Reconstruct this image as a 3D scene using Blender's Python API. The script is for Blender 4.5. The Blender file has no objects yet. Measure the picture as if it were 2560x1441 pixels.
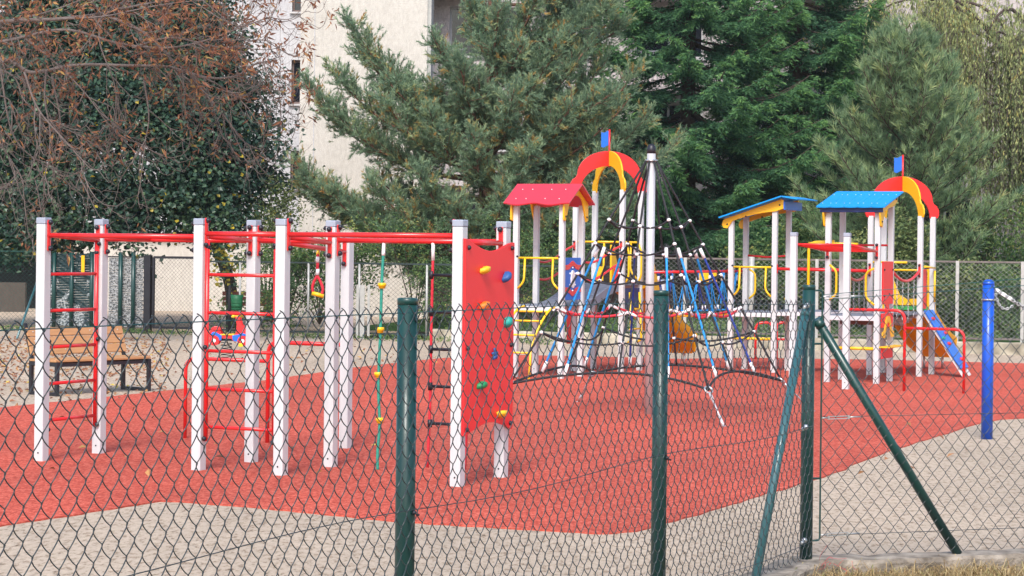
import bpy, math, random
import numpy as np
from mathutils import Vector, Matrix, Euler
R = math.radians
random.seed(11)
rng = np.random.default_rng(5)
S = bpy.context.scene
HAZE = .0003
COL = S.collection

# ------------------------------------------------------------------ camera model (pixels of the 2560x1441 photo)
F = 5600.0; H = 1.85; RHO = R(0.65); Y0 = 624.0
CR, SR = math.cos(RHO), math.sin(RHO)
def uv(px, py):
    x, y = px - 1280, py - Y0
    return x * CR + y * SR, -x * SR + y * CR
def P(px, py, Y):                     # point seen at a photo position, Y metres ahead
    u, v = uv(px, py)
    return np.array([u / F * Y, Y, H - v / F * Y])
def G(px, py, z=0.0):                 # point of the horizontal plane z seen at a photo position
    u, v = uv(px, py)
    Y = F * (H - z) / v
    return np.array([u / F * Y, Y, z])
V3 = lambda *a: np.array(a, float)
def nrm(v):
    v = np.asarray(v, float); return v / (np.linalg.norm(v) + 1e-12)
UP = V3(0, 0, 1)

# ------------------------------------------------------------------ materials
def mat(name, col, rough=.5, var=.12, scale=6., bump=0., bscale=40., metal=0., spec=.5, coat=0., stretch=None, two=None, attr=False, ramp=None):
    m = bpy.data.materials.new(name); m.use_nodes = True
    nt = m.node_tree; N = nt.nodes; L = nt.links
    b = N['Principled BSDF']
    b.inputs['Roughness'].default_value = rough
    b.inputs['Metallic'].default_value = metal
    b.inputs['Specular IOR Level'].default_value = spec
    b.inputs['Coat Weight'].default_value = coat
    b.inputs['Coat Roughness'].default_value = .15
    tc = N.new('ShaderNodeTexCoord')
    mp = N.new('ShaderNodeMapping'); L.new(tc.outputs['Object'], mp.inputs[0])
    if stretch: mp.inputs['Scale'].default_value = stretch
    if attr:
        at = N.new('ShaderNodeAttribute'); at.attribute_name = 'rnd'; fac = at.outputs['Fac']
    else:
        nz = N.new('ShaderNodeTexNoise'); nz.inputs['Scale'].default_value = scale; nz.inputs['Detail'].default_value = 6
        L.new(mp.outputs[0], nz.inputs['Vector']); fac = nz.outputs['Fac']
    rp = N.new('ShaderNodeValToRGB'); L.new(fac, rp.inputs[0])
    if ramp:
        e = rp.color_ramp.elements
        while len(e) < len(ramp): e.new(.5)
        for el, (p, c) in zip(e, ramp): el.position = p; el.color = (*c, 1)
    else:
        c0 = [c * (1 - var) for c in col]; c1 = [min(1, c * (1 + var)) for c in (two or col)]
        e = rp.color_ramp.elements
        e[0].position = .3; e[0].color = (*c0, 1); e[1].position = .7; e[1].color = (*c1, 1)
    L.new(rp.outputs[0], b.inputs['Base Color'])
    if bump:
        n2 = N.new('ShaderNodeTexNoise'); n2.inputs['Scale'].default_value = bscale; n2.inputs['Detail'].default_value = 5
        L.new(mp.outputs[0], n2.inputs['Vector'])
        bp = N.new('ShaderNodeBump'); bp.inputs['Strength'].default_value = bump; bp.inputs['Distance'].default_value = .02
        L.new(n2.outputs['Fac'], bp.inputs['Height']); L.new(bp.outputs[0], b.inputs['Normal'])
    return m
def leafmat(name, ramp, rough=.55, trans=.25, spec=.3):
    m = mat(name, (0, 0, 0), rough, attr=True, ramp=ramp, spec=spec)
    nt = m.node_tree; N = nt.nodes; L = nt.links
    b = N['Principled BSDF']; out = N['Material Output']
    t = N.new('ShaderNodeBsdfTranslucent'); mx = N.new('ShaderNodeMixShader'); mx.inputs[0].default_value = trans
    L.new(b.inputs['Base Color'].links[0].from_socket, t.inputs[0])
    L.new(b.outputs[0], mx.inputs[1]); L.new(t.outputs[0], mx.inputs[2]); L.new(mx.outputs[0], out.inputs[0])
    return m

M = {}
M['post'] = mat('white_post', (.55, .575, .59), .45, .05, 3, bump=.08, bscale=30, stretch=(8, 8, .6))
M['cap'] = mat('grey_cap', (.32, .36, .44), .5, .08)
M['black'] = mat('black_plastic', (.012, .012, .02), .45, .3)
M['red'] = mat('red_paint', (.70, .018, .02), .32, .06, 5, coat=.25)
M['panel'] = mat('red_panel', (.80, .018, .022), .42, .02, 2)
M['roofred'] = mat('red_roof', (.62, .03, .05), .30, .05, 2, coat=.6)
M['yel'] = mat('yellow_paint', (.83, .52, .008), .35, .06, 5, coat=.2)
M['yelp'] = mat('yellow_panel', (.86, .47, .006), .4, .05, 2)
M['orange'] = mat('yellow_slide_plastic', (.92, .53, .008), .4, .06, 3)
M['blue'] = mat('blue_panel', (.008, .13, .58), .4, .06, 3)
M['navy'] = mat('navy_panel', (.008, .025, .14), .45, .1, 3)
M['roofblue'] = mat('blue_roof', (.003, .27, .70), .5, .06, 2, spec=.3)
M['bluepole'] = mat('blue_plastic_tube', (.004, .075, .50), .35, .08, 4, coat=.2)
M['green'] = mat('green_panel', (.05, .35, .08), .45, .08)
M['deck'] = mat('grey_deck', (.17, .19, .24), .6, .12, 8, bump=.1, bscale=80)
M['beam'] = mat('white_beam', (.62, .63, .66), .45, .06)
M['plumb'] = mat('brown_ply', (.16, .075, .06), .6, .15)
M['rope'] = mat('black_rope', (.018, .018, .022), .75, .25, 30, bump=.3, bscale=120)
M['roper'] = mat('red_rope', (.60, .02, .04), .6, .15, 30, bump=.3, bscale=120)
M['ropeb'] = mat('blue_rope', (.01, .26, .66), .6, .18, 30, bump=.3, bscale=120)
M['roped'] = mat('navy_rope', (.012, .04, .26), .65, .2, 30, bump=.3, bscale=120)
M['ropeg'] = mat('teal_rope', (.02, .28, .21), .6, .15, 30, bump=.3, bscale=120)
M['white'] = mat('white_plastic', (.78, .77, .78), .4, .04)
M['alu'] = mat('aluminium_mast', (.62, .60, .62), .38, .06, 4, metal=.35, stretch=(6, 6, .5))
M['steel'] = mat('galvanised_steel', (.55, .56, .57), .35, .12, 12, metal=.75)
M['galv'] = mat('galvanised_fence', (.42, .42, .40), .5, .15, 9, metal=.3)
M['rust'] = mat('dull_metal_rail', (.14, .12, .11), .6, .25, 8)
M['fence'] = mat('green_fence_post', (.007, .046, .042), .35, .12, 7, coat=.15)
M['brace'] = mat('green_brace_sky_tint', (.04, .135, .15), .28, .12, 7, coat=.5)  # paler than the fence green: sky reflection put into the base colour
M['wire'] = mat('green_coated_wire', (.024, .034, .038), .38, .2, 20, spec=.6, coat=.15)
M['wiret'] = mat('green_top_wire', (.012, .085, .09), .42, .2, 20, spec=.5)
M['wirel'] = mat('grey_mesh_wire', (.40, .41, .39), .5, .15, 20)
M['wired'] = mat('dark_mesh_wire', (.02, .035, .035), .5, .2, 20)
M['wireg'] = mat('green_mesh_wire', (.012, .07, .06), .5, .2, 20)
M['wood'] = mat('bench_slat_wood', (.46, .24, .105), .5, .12, 5, stretch=(1, 1, 14))
M['bframe'] = mat('dark_bench_frame', (.016, .016, .022), .4, .25)
M['tealh'] = mat('teal_hold', (.01, .34, .30), .5, .1, 20, bump=.2, bscale=60)
M['greenh'] = mat('green_hold', (.01, .25, .09), .5, .1, 20, bump=.2, bscale=60)
M['blueh'] = mat('blue_hold', (.02, .10, .32), .5, .1, 20, bump=.2, bscale=60)
M['yelh'] = mat('yellow_hold', (.78, .48, .02), .5, .1, 20, bump=.2, bscale=60)
M['orh'] = mat('orange_hold', (.75, .18, .015), .5, .1, 20, bump=.2, bscale=60)
M['concrete'] = mat('weathered_concrete', (.16, .13, .10), .9, .3, 9, bump=.8, bscale=40, two=(.33, .285, .235))
M['lowwall'] = mat('stained_concrete', (.22, .19, .14), .9, .35, 3, bump=.5, bscale=30, two=(.42, .38, .30))
M['bark'] = mat('bark', (.07, .05, .04), .9, .35, 12, bump=.7, bscale=25, stretch=(3, 3, .6))
M['twig'] = mat('grey_twig', (.135, .105, .095), .85, .25, 8)
M['pinebark'] = mat('pine_bark', (.17, .085, .055), .9, .35, 10, bump=.6, bscale=25)
M['bin'] = mat('green_metal_bin', (.012, .13, .05), .5, .15, 8)
M['toyred'] = mat('toy_red', (.72, .02, .025), .35, .05, coat=.2)
_m = M['orange']; _n = _m.node_tree.nodes; _t = _n.new('ShaderNodeBsdfTranslucent'); _x = _n.new('ShaderNodeMixShader'); _x.inputs[0].default_value = .4
_m.node_tree.links.new(_n['Principled BSDF'].inputs['Base Color'].links[0].from_socket, _t.inputs[0]); _m.node_tree.links.new(_n['Principled BSDF'].outputs[0], _x.inputs[1]); _m.node_tree.links.new(_t.outputs[0], _x.inputs[2]); _m.node_tree.links.new(_x.outputs[0], _n['Material Output'].inputs[0])   # slides of thin translucent polyethylene
M['glass'] = mat('dark_window_glass', (.010, .013, .022), .12, .3, 2, spec=.6)
M['wframe'] = mat('window_frame', (.16, .11, .10), .6, .15)
M['wframew'] = mat('pale_window_frame', (.45, .45, .46), .55, .1)
M['sill'] = mat('window_sill', (.50, .49, .50), .6, .1)
M['dark'] = mat('dark_parts_and_recess_shade', (.016, .015, .018), .8, .2, 2)
M['rail'] = mat('balcony_rail', (.20, .20, .23), .5, .1)

def plaster(name, col, col2, bs):
    m = mat(name, col, .95, .05, .35, bump=.7, bscale=bs, two=col2)
    nt = m.node_tree; N = nt.nodes; L = nt.links
    b = N['Principled BSDF']; src = b.inputs['Base Color'].links[0].from_socket
    tc = N.new('ShaderNodeTexCoord'); mp = N.new('ShaderNodeMapping'); mp.inputs['Scale'].default_value = (1, 1, .45)
    L.new(tc.outputs['Object'], mp.inputs[0])
    nz = N.new('ShaderNodeTexNoise'); nz.inputs['Scale'].default_value = 11; nz.inputs['Detail'].default_value = 8; nz.inputs['Roughness'].default_value = .75
    L.new(mp.outputs[0], nz.inputs['Vector'])
    r = N.new('ShaderNodeValToRGB'); e = r.color_ramp.elements
    e[0].position = .40; e[0].color = (.60, .57, .55, 1); e[1].position = .56; e[1].color = (1, 1, 1, 1)
    L.new(nz.outputs['Fac'], r.inputs[0])
    mx = N.new('ShaderNodeMix'); mx.data_type = 'RGBA'; mx.blend_type = 'MULTIPLY'; mx.inputs[0].default_value = .32
    L.new(src, mx.inputs[6]); L.new(r.outputs[0], mx.inputs[7]); L.new(mx.outputs[2], b.inputs['Base Color'])
    return m
M['cream'] = plaster('cream_roughcast', (.565, .53, .475), (.60, .565, .515), 30)
M['greyw'] = plaster('pale_grey_roughcast', (.47, .47, .50), (.53, .53, .55), 22)
M['pinkw'] = plaster('pale_pink_plaster', (.48, .43, .43), (.55, .50, .50), 30)
M['brownw'] = plaster('brown_plinth', (.075, .06, .052), (.10, .082, .07), 30)

def groundmat(name, ramp, fine, bump, bdist, streak=1.0, coarse=None):
    m = bpy.data.materials.new(name); m.use_nodes = True
    nt = m.node_tree; N = nt.nodes; L = nt.links; b = N['Principled BSDF']
    b.inputs['Roughness'].default_value = .95; b.inputs['Specular IOR Level'].default_value = .15
    tc = N.new('ShaderNodeTexCoord')
    def noise(sc, det, rough=.6):
        mp = N.new('ShaderNodeMapping'); mp.inputs['Scale'].default_value = (1, streak, 1); L.new(tc.outputs['Object'], mp.inputs[0])
        n = N.new('ShaderNodeTexNoise'); n.inputs['Scale'].default_value = sc; n.inputs['Detail'].default_value = det; n.inputs['Roughness'].default_value = rough
        L.new(mp.outputs[0], n.inputs['Vector']); return n.outputs['Fac']
    f1 = noise(fine, 6, .75); f2 = noise(.5, 4)
    r = N.new('ShaderNodeValToRGB'); e = r.color_ramp.elements
    while len(e) < len(ramp): e.new(.5)
    for el, (p, c) in zip(e, ramp): el.position = p; el.color = (*c, 1)
    L.new(f1, r.inputs[0])
    r2 = N.new('ShaderNodeValToRGB'); e = r2.color_ramp.elements
    e[0].position = .35; e[0].color = (*((coarse or (.82, .82, .82))), 1); e[1].position = .62; e[1].color = (1, 1, 1, 1)
    L.new(f2, r2.inputs[0])
    mx = N.new('ShaderNodeMix'); mx.data_type = 'RGBA'; mx.blend_type = 'MULTIPLY'; mx.inputs[0].default_value = 1
    L.new(r.outputs[0], mx.inputs[6]); L.new(r2.outputs[0], mx.inputs[7]); L.new(mx.outputs[2], b.inputs['Base Color'])
    bp = N.new('ShaderNodeBump'); bp.inputs['Strength'].default_value = bump; bp.inputs['Distance'].default_value = bdist
    L.new(f1, bp.inputs['Height']); L.new(bp.outputs[0], b.inputs['Normal'])
    return m
M['sand'] = groundmat('sandy_gravel', [(.33, (.14, .095, .065)), (.41, (.38, .285, .205)), (.48, (.56, .45, .345)), (.7, (.68, .56, .44))], 21, 1., .03, streak=.4)
M['rubber'] = groundmat('red_rubber', [(.36, (.33, .050, .034)), (.5, (.55, .093, .060)), (.66, (.74, .21, .15))], 34, .8, .012, streak=.5, coarse=(.78, .84, .86))
M['lawn'] = groundmat('lawn', [(.3, (.012, .03, .008)), (.5, (.035, .085, .018)), (.75, (.085, .15, .035))], 9, 1., .06)
M['verge'] = groundmat('dry_verge', [(.3, (.13, .085, .05)), (.5, (.30, .21, .12)), (.75, (.48, .37, .22))], 20, 1., .03)

# ------------------------------------------------------------------ mesh builder
class MB:
    def __init__(s): s.V = []; s.n = 0; s.Fc = []; s.rnd = []; s.sm = []
    def add(s, v, faces, rnd=0., smooth=False):
        v = np.asarray(v, float).reshape(-1, 3); s.V.append(v)
        if isinstance(faces, np.ndarray): faces = [faces]
        else:
            by = {}
            for f in faces: by.setdefault(len(f), []).append(f)
            faces = [np.array(x, int) for x in by.values()]
        for f in faces:
            s.Fc.append(f + s.n)
            s.rnd.append(np.broadcast_to(np.asarray(rnd, float), (len(f),)).copy()); s.sm.append(np.full(len(f), smooth))
        s.n += len(v); return s
    def box(s, c, sx, sy, sz, ax=V3(1, 0, 0), ay=V3(0, 1, 0), az=UP):
        c = np.asarray(c, float); v = []
        for k in (-.5, .5):
            for i, j in ((-.5, -.5), (.5, -.5), (.5, .5), (-.5, .5)):
                v.append(c + ax * sx * i + ay * sy * j + az * sz * k)
        return s.add(v, [(3, 2, 1, 0), (4, 5, 6, 7), (0, 1, 5, 4), (1, 2, 6, 5), (2, 3, 7, 6), (3, 0, 4, 7)])
    def beam(s, p0, p1, w, h, up=UP):     # rectangular bar between two points, w across, h along up
        p0 = np.asarray(p0, float); p1 = np.asarray(p1, float); t = nrm(p1 - p0); sd = nrm(np.cross(t, up)); u = np.cross(sd, t)
        return s.box((p0 + p1) / 2, np.linalg.norm(p1 - p0), w, h, t, sd, u)
    def tube(s, pts, r, n=8, closed=False, ref=None, caps=True):
        p = np.asarray(pts, float); m = len(p); r = np.broadcast_to(np.asarray(r, float), (m,))
        if closed: t = np.roll(p, -1, 0) - np.roll(p, 1, 0)
        else: t = np.gradient(p, axis=0)
        t = t / (np.linalg.norm(t, axis=1)[:, None] + 1e-12)
        if ref is None:
            d = np.abs(t).mean(0); ax = np.eye(3)[int(np.argmin(d))]
            a = nrm(np.cross(t[0], ax)); A = [a]
            for i in range(1, m):
                a = a - t[i] * np.dot(a, t[i]); a = nrm(a); A.append(a)
            A = np.array(A)
        else:
            A = np.cross(t, ref); A /= np.linalg.norm(A, axis=1)[:, None] + 1e-12
        B = np.cross(t, A)
        th = np.arange(n) / n * 2 * math.pi
        v = p[:, None] + r[:, None, None] * (np.cos(th)[None, :, None] * A[:, None] + np.sin(th)[None, :, None] * B[:, None])
        i = np.arange(m if closed else m - 1)[:, None]; j = np.arange(n)[None]; k = (j + 1) % n; ii = (i + 1) % m
        q = np.stack([i * n + j, i * n + k, ii * n + k, ii * n + j], -1).reshape(-1, 4)
        f = [q]
        s.add(v, q, smooth=True)
        if caps and not closed:
            s.Fc.append(np.array([[*range(n - 1, -1, -1)]]) + s.n - m * n); s.Fc.append(np.array([[*range((m - 1) * n, m * n)]]) + s.n - m * n)
            s.rnd += [np.zeros(1)] * 2; s.sm += [np.zeros(1, bool)] * 2
        return s
    def cyl(s, p0, p1, r, r1=None, n=14):
        return s.tube([p0, p1], [r, r if r1 is None else r1], n)
    def ball(s, c, r, n=10, m=7, sq=(1, 1, 1)):
        c = np.asarray(c, float); v = [c + V3(0, 0, r * sq[2])]
        for i in range(1, m):
            a = math.pi * i / m
            for j in range(n):
                b = 2 * math.pi * j / n; v.append(c + V3(r * sq[0] * math.sin(a) * math.cos(b), r * sq[1] * math.sin(a) * math.sin(b), r * sq[2] * math.cos(a)))
        v.append(c - V3(0, 0, r * sq[2])); f = []
        for j in range(n): f.append((0, 1 + j, 1 + (j + 1) % n))
        for i in range(m - 2):
            for j in range(n): f.append((1 + i * n + j, 1 + (i + 1) * n + j, 1 + (i + 1) * n + (j + 1) % n, 1 + i * n + (j + 1) % n))
        for j in range(n): f.append((len(v) - 1, 1 + (m - 2) * n + (j + 1) % n, 1 + (m - 2) * n + j))
        return s.add(v, f, smooth=True)
    def prism(s, poly, o, ax, ay, th):    # 2-D outline (x along ax, y along ay) given thickness vector th, centred on it
        o = np.asarray(o, float); th = np.asarray(th, float); n = len(poly)
        a = [o + ax * x + ay * y - th / 2 for x, y in poly]; b = [p + th for p in a]
        # convexity is not assumed: n-gons
        f = [tuple(range(n)), tuple(range(2 * n - 1, n - 1, -1))] + [(i, i + n, (i + 1) % n + n, (i + 1) % n) for i in range(n)]
        return s.add(a + b, f)
    def lathe(s, prof, o, n=18, axis=UP):
        o = np.asarray(o, float); axis = nrm(axis); a = nrm(np.cross(axis, V3(1, 0, 0) if abs(axis[0]) < .9 else V3(0, 1, 0))); b = np.cross(axis, a)
        v = [o + axis * z + r * (a * math.cos(2 * math.pi * j / n) + b * math.sin(2 * math.pi * j / n)) for r, z in prof for j in range(n)]
        m = len(prof)
        f = [(i * n + j, i * n + (j + 1) % n, (i + 1) * n + (j + 1) % n, (i + 1) * n + j) for i in range(m - 1) for j in range(n)]
        f += [tuple(range(n - 1, -1, -1)), tuple(range((m - 1) * n, m * n))]
        return s.add(v, f, smooth=True)
    def torus(s, c, ax, ay, R1, r, n=14, k=6, ax_len=1.):
        pts = [np.asarray(c) + ax * R1 * ax_len * math.cos(t) + ay * R1 * math.sin(t) for t in np.arange(n) / n * 2 * math.pi]
        return s.tube(pts, r, k, closed=True, ref=np.cross(ax, ay))
    def build(s, name, m, parent=None, bevel=0., fixn=True):
        me = bpy.data.meshes.new(name)
        v = np.concatenate(s.V)
        if parent is not None: v = v - wl(parent)
        fs = s.Fc; ln = np.concatenate([np.full(len(f), f.shape[1]) for f in fs]); lp = np.concatenate([f.reshape(-1) for f in fs])
        me.vertices.add(len(v)); me.vertices.foreach_set('co', v.astype(np.float32).reshape(-1))
        me.loops.add(len(lp)); me.loops.foreach_set('vertex_index', lp.astype(np.int32))
        me.polygons.add(len(ln)); st = np.concatenate([[0], np.cumsum(ln)[:-1]])
        me.polygons.foreach_set('loop_start', st.astype(np.int32)); me.polygons.foreach_set('loop_total', ln.astype(np.int32))
        me.polygons.foreach_set('use_smooth', np.concatenate(s.sm).astype(bool))
        rd = np.concatenate(s.rnd)
        if rd.any():
            at = me.attributes.new('rnd', 'FLOAT', 'FACE'); at.data.foreach_set('value', rd.astype(np.float32))
        me.update(calc_edges=True); me.validate()
        me.materials.append(m)
        o = bpy.data.objects.new(name, me); COL.objects.link(o)
        if parent is not None: o.parent = parent
        if bevel:
            b = o.modifiers.new('bevel', 'BEVEL'); b.width = bevel; b.segments = 2; b.limit_method = 'ANGLE'; b.angle_limit = R(40)
        return o
def wl(o):
    v = np.zeros(3)
    while o is not None: v = v + np.array(o.location); o = o.parent
    return v
def tag(o, label=None, cat=None, group=None, kind=None):
    if label: o['label'] = label
    if cat: o['category'] = cat
    if group: o['group'] = group
    if kind: o['kind'] = kind
    return o
def thing(name, loc, label, cat, group=None):
    o = bpy.data.objects.new(name, None); COL.objects.link(o); o.location = Vector(loc); o.empty_display_size = .2
    return tag(o, label, cat, group)
def smooth(pts, k=6):                 # Catmull-Rom
    p = [np.asarray(q, float) for q in pts]; p = [2 * p[0] - p[1]] + p + [2 * p[-1] - p[-2]]; out = []
    for i in range(1, len(p) - 2):
        for j in range(k):
            t = j / k; a, b, c, d = p[i - 1:i + 3]
            out.append(.5 * (2 * b + (c - a) * t + (2 * a - 5 * b + 4 * c - d) * t * t + (3 * b - a - 3 * c + d) * t ** 3))
    out.append(p[-2]); return np.array(out)
def fillet(pts, r, k=5):              # straight runs with rounded bends
    p = [np.asarray(q, float) for q in pts]; out = [p[0]]
    for i in range(1, len(p) - 1):
        a = nrm(p[i - 1] - p[i]); b = nrm(p[i + 1] - p[i])
        rr = min(r, np.linalg.norm(p[i - 1] - p[i]) * .48, np.linalg.norm(p[i + 1] - p[i]) * .48)
        A, B = p[i] + a * rr, p[i] + b * rr
        for j in range(k + 1):
            t = j / k; out.append((1 - t) ** 2 * A + 2 * t * (1 - t) * p[i] + t * t * B)
    out.append(p[-1]); return np.array(out)
def tri_poly(poly):
    return poly

# ------------------------------------------------------------------ camera, world, sun
cd = bpy.data.cameras.new('camera'); cam = bpy.data.objects.new('camera', cd); COL.objects.link(cam)
cam.location = (0, 0, H)
cam.rotation_euler = (Euler((math.pi / 2, 0, 0)).to_matrix() @ Matrix.Rotation(RHO, 3, 'Z')).to_euler()
cd.sensor_width = 36; cd.lens = F * 36 / 2560; cd.shift_y = -(720.5 - Y0) / 2560
cd.clip_start = .1; cd.clip_end = 2000
S.camera = cam
w = bpy.data.worlds.new('World'); S.world = w; w.use_nodes = True
sky = w.node_tree.nodes.new('ShaderNodeTexSky'); sky.sky_type = 'NISHITA'; sky.sun_disc = False
SUN_EL, SUN_AZ = 45., -172.           # azimuth measured clockwise from +Y (the view direction)
sky.sun_elevation = R(SUN_EL); sky.sun_rotation = R(SUN_AZ); sky.air_density = 1.; sky.dust_density = 2.2; sky.ozone_density = 1.
bg = w.node_tree.nodes['Background']; bg.inputs[1].default_value = .15
w.node_tree.links.new(sky.outputs[0], bg.inputs[0])
sl = bpy.data.lights.new('sun', 'SUN'); sl.energy = 2.1; sl.angle = R(17); sl.color = (1, .965, .91)
so = bpy.data.objects.new('sun', sl); COL.objects.link(so); so.location = (-10, -10, 30)
d = Vector((math.sin(R(SUN_AZ)) * math.cos(R(SUN_EL)), math.cos(R(SUN_AZ)) * math.cos(R(SUN_EL)), math.sin(R(SUN_EL))))
so.rotation_euler = d.to_track_quat('Z', 'Y').to_euler()
S.view_settings.view_transform = 'Standard'; S.view_settings.look = 'None'; S.view_settings.gamma = 1; S.view_settings.exposure = .74
S.cycles.max_bounces = 6; S.cycles.transparent_max_bounces = 8
try: S.cycles.use_denoising = True
except Exception: pass

# ------------------------------------------------------------------ ground
AX, BX = nrm(V3(.91, -.414, 0)), nrm(V3(.414, .91, 0))         # axes of the play towers
LX, LY = nrm(V3(.95, -.31, 0)), nrm(V3(.31, .95, 0))           # axes of the back boundary
def BL(X, off=0., z=0.):              # back boundary line, off metres behind it
    return V3(X, 44.3 - .3263 * (X - 1), z) + LY * off
m = MB(); m.add([(-300, -60, 0), (300, -60, 0), (300, 400, 0), (-300, 400, 0)], [(0, 1, 2, 3)])
tag(m.build('ground', M['sand']), 'beige sandy gravel around the red safety surface', 'ground', kind='structure')
edge = [(-300, 1366), (0, 1318), (200, 1288), (372, 1259), (402, 1255), (440, 1257), (640, 1271), (1020, 1309), (1300, 1325), (1470, 1336), (1530, 1337), (1590, 1330), (1660, 1312), (1800, 1272),
        (2060, 1195), (2200, 1138), (2440, 1062), (2500, 1050), (2560, 1047), (2760, 1047), (2900, 916), (2560, 910), (2200, 901), (1860, 896), (1700, 899), (1500, 893), (1290, 889), (1100, 897), (987, 909), (883, 921), (660, 953), (440, 976), (208, 1000), (0, 1021), (-300, 1050)]
dense = []
for i in range(len(edge)):
    a, b = np.array(edge[i], float), np.array(edge[(i + 1) % len(edge)], float)
    n = max(1, int(np.linalg.norm(a - b) / 25))
    for j in range(n):
        q = a + (b - a) * j / n
        g = G(*q); g = g + np.append(rng.normal(0, .012, 2), 0); dense.append((g[0], g[1]))
m = MB(); m.prism(dense, V3(0, 0, .005), V3(1, 0, 0), V3(0, 1, 0), V3(0, 0, .010))
tag(m.build('rubber_surface', M['rubber']), 'red rubber safety surface under the play equipment', 'safety surface', kind='structure')
# lawn rising behind the back boundary
m = MB(); xs = np.linspace(-3.5, 24, 29); ofs = [(.22, .16), (1.5, .20), (4, .24), (9, .3), (20, .4)]; v = []
for x in xs:
    for o_, z_ in ofs: v.append(BL(x, o_, z_ + (.04 * math.sin(x * 2.1 + o_) if o_ > 1 else 0)))
nn = len(ofs); f = [(i * nn + j, (i + 1) * nn + j, (i + 1) * nn + j + 1, i * nn + j + 1) for i in range(len(xs) - 1) for j in range(nn - 1)]
m.add(v, f); tag(m.build('lawn', M['lawn']), 'green lawn behind the back boundary fence', 'lawn', kind='structure')
# ------------------------------------------------------------------ climbing frame
CA, CB = nrm(V3(.90, -.43, 0)), nrm(V3(.43, .90, 0))
def post(root, g, z1, w, ax, ay, cap=False, bolt_z=None, z0=0., label=None):
    m = MB(); m.box(V3(g[0], g[1], (z0 + z1) / 2), w, w, z1 - z0, ax, ay)
    o = m.build('post', M['post'], root, bevel=.006)
    if cap:
        MB().box(V3(g[0], g[1], z1 + .028), w + .006, w + .006, .055, ax, ay).build('cap', M['cap'], o, bevel=.008)
    if bolt_z:
        for z in bolt_z:
            MB().ball(V3(g[0], g[1], z) - ay * (w / 2 + .001), .0075, 8, 5).build('bolt', M['black'], o)
    return o
def bracketed(root, name, p0, p1, r, m, br=.13, out=.0, brm=None, ends=(1, 1)):
    """pipe between two posts with a vertical flat end plate and round black bolt covers"""
    p0 = np.asarray(p0, float); p1 = np.asarray(p1, float)
    b = MB().tube([p0, p1], r, 12).build(name, m, root)
    t = nrm(p1 - p0)
    for q, s, e in ((p0, 1, ends[0]), (p1, -1, ends[1])):
        if not e: continue
        k = MB(); k.box(q + t * s * .006, .012, .038, 2 * br, t, nrm(np.cross(UP, t)), UP)
        pl = k.build('end_plate', m, b, bevel=.004)
        bb = MB()
        for z in (br - .02, -br + .02): bb.ball(q + t * s * .022 + UP * z, .022, 10, 6)
        bb.build('bolt_cover', M['black'], pl)
    return b
fr = {k: G(*q) for k, q in dict(A=(103, 1155), B=(247, 1136), C=(496, 1178), D=(628, 1158), E=(701, 1191), Fp=(826, 1170), Gp=(863, 1123), Hp=(1143, 1219), I=(1252, 1196)).items()}
W = .09; hw = W / 2 + .002
t = thing('playground_climber', fr['E'] * [1, 1, 0], 'white post climbing frame with red overhead bars, ladders and a red climbing panel', 'climbing frame')
cf = t
for k, g in fr.items():
    post(t, g, 1.92 if k == 'Gp' else 2.02, W, CA, CB, cap=True, bolt_z=[.08])
zb = 1.925
def fb(a, b, z=zb, z2=None, off0=None, r=.021):
    p, q = fr[a], fr[b]; dd = nrm((q - p) * [1, 1, 0])
    return bracketed(t, 'overhead_bar', p + dd * hw + UP * z, q - dd * hw + UP * (z2 or z), r, M['red'])
fb('A', 'C'); fb('B', 'D', 1.90); fb('C', 'E', 1.95); fb('D', 'Fp', 1.90); fb('E', 'Hp', 1.95); fb('Fp', 'I', 1.91); fb('C', 'D', 1.93, 1.90); fb('E', 'Fp', 1.93, 1.89); fb('D', 'Gp', 1.92, 1.81); fb('A', 'B', 1.93, 1.89); fb('Hp', 'I', 1.90)
for k in (.33, .66):                                  # cross rungs of the overhead ladder
    p = fr['A'] + (fr['C'] - fr['A']) * k; q = fr['B'] + (fr['D'] - fr['B']) * k
    MB().tube([p + UP * 1.925, q + UP * 1.90], .016, 10).build('overhead_rung', M['red'], t)
def ladder(p, q, d, zr, off):
    a, b = p + d * off, q - d * off
    for g in (a, b):
        o = MB().tube([g + UP * 1.90, g + UP * .25], .019, 10).build('ladder_rail', M['red'], t)
        bb = MB()
        for z in (1.86, 1.02, .27): bb.ball(g + UP * z - np.cross(d, UP) * -.02, .02, 8, 6)
        bb.build('bolt_cover', M['black'], o)
    for z in zr: MB().tube([a + UP * z, b + UP * z], .0145, 10).build('rung', M['red'], t)
zr = [1.595 - .312 * i for i in range(5)]
ladder(fr['A'], fr['B'], nrm(fr['B'] - fr['A']), zr, .065); ladder(fr['C'], fr['E'], nrm(fr['E'] - fr['C']), [z + .02 for z in zr], .065)
# turn bars behind the frame
Pp = G(668, 1110); Lp = Pp - CA * .92
zt1, zt2 = .955, .775
MB().tube(fillet([Pp, Pp + UP * zt1, fr['Gp'] + UP * zt1 - CA * hw], .12, 6), .0195, 10).build('turn_bar', M['red'], t)
MB().tube(fillet([Lp, Lp + UP * zt2, Pp + UP * zt2], .12, 6), .0175, 10).build('turn_bar', M['red'], t)
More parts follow.
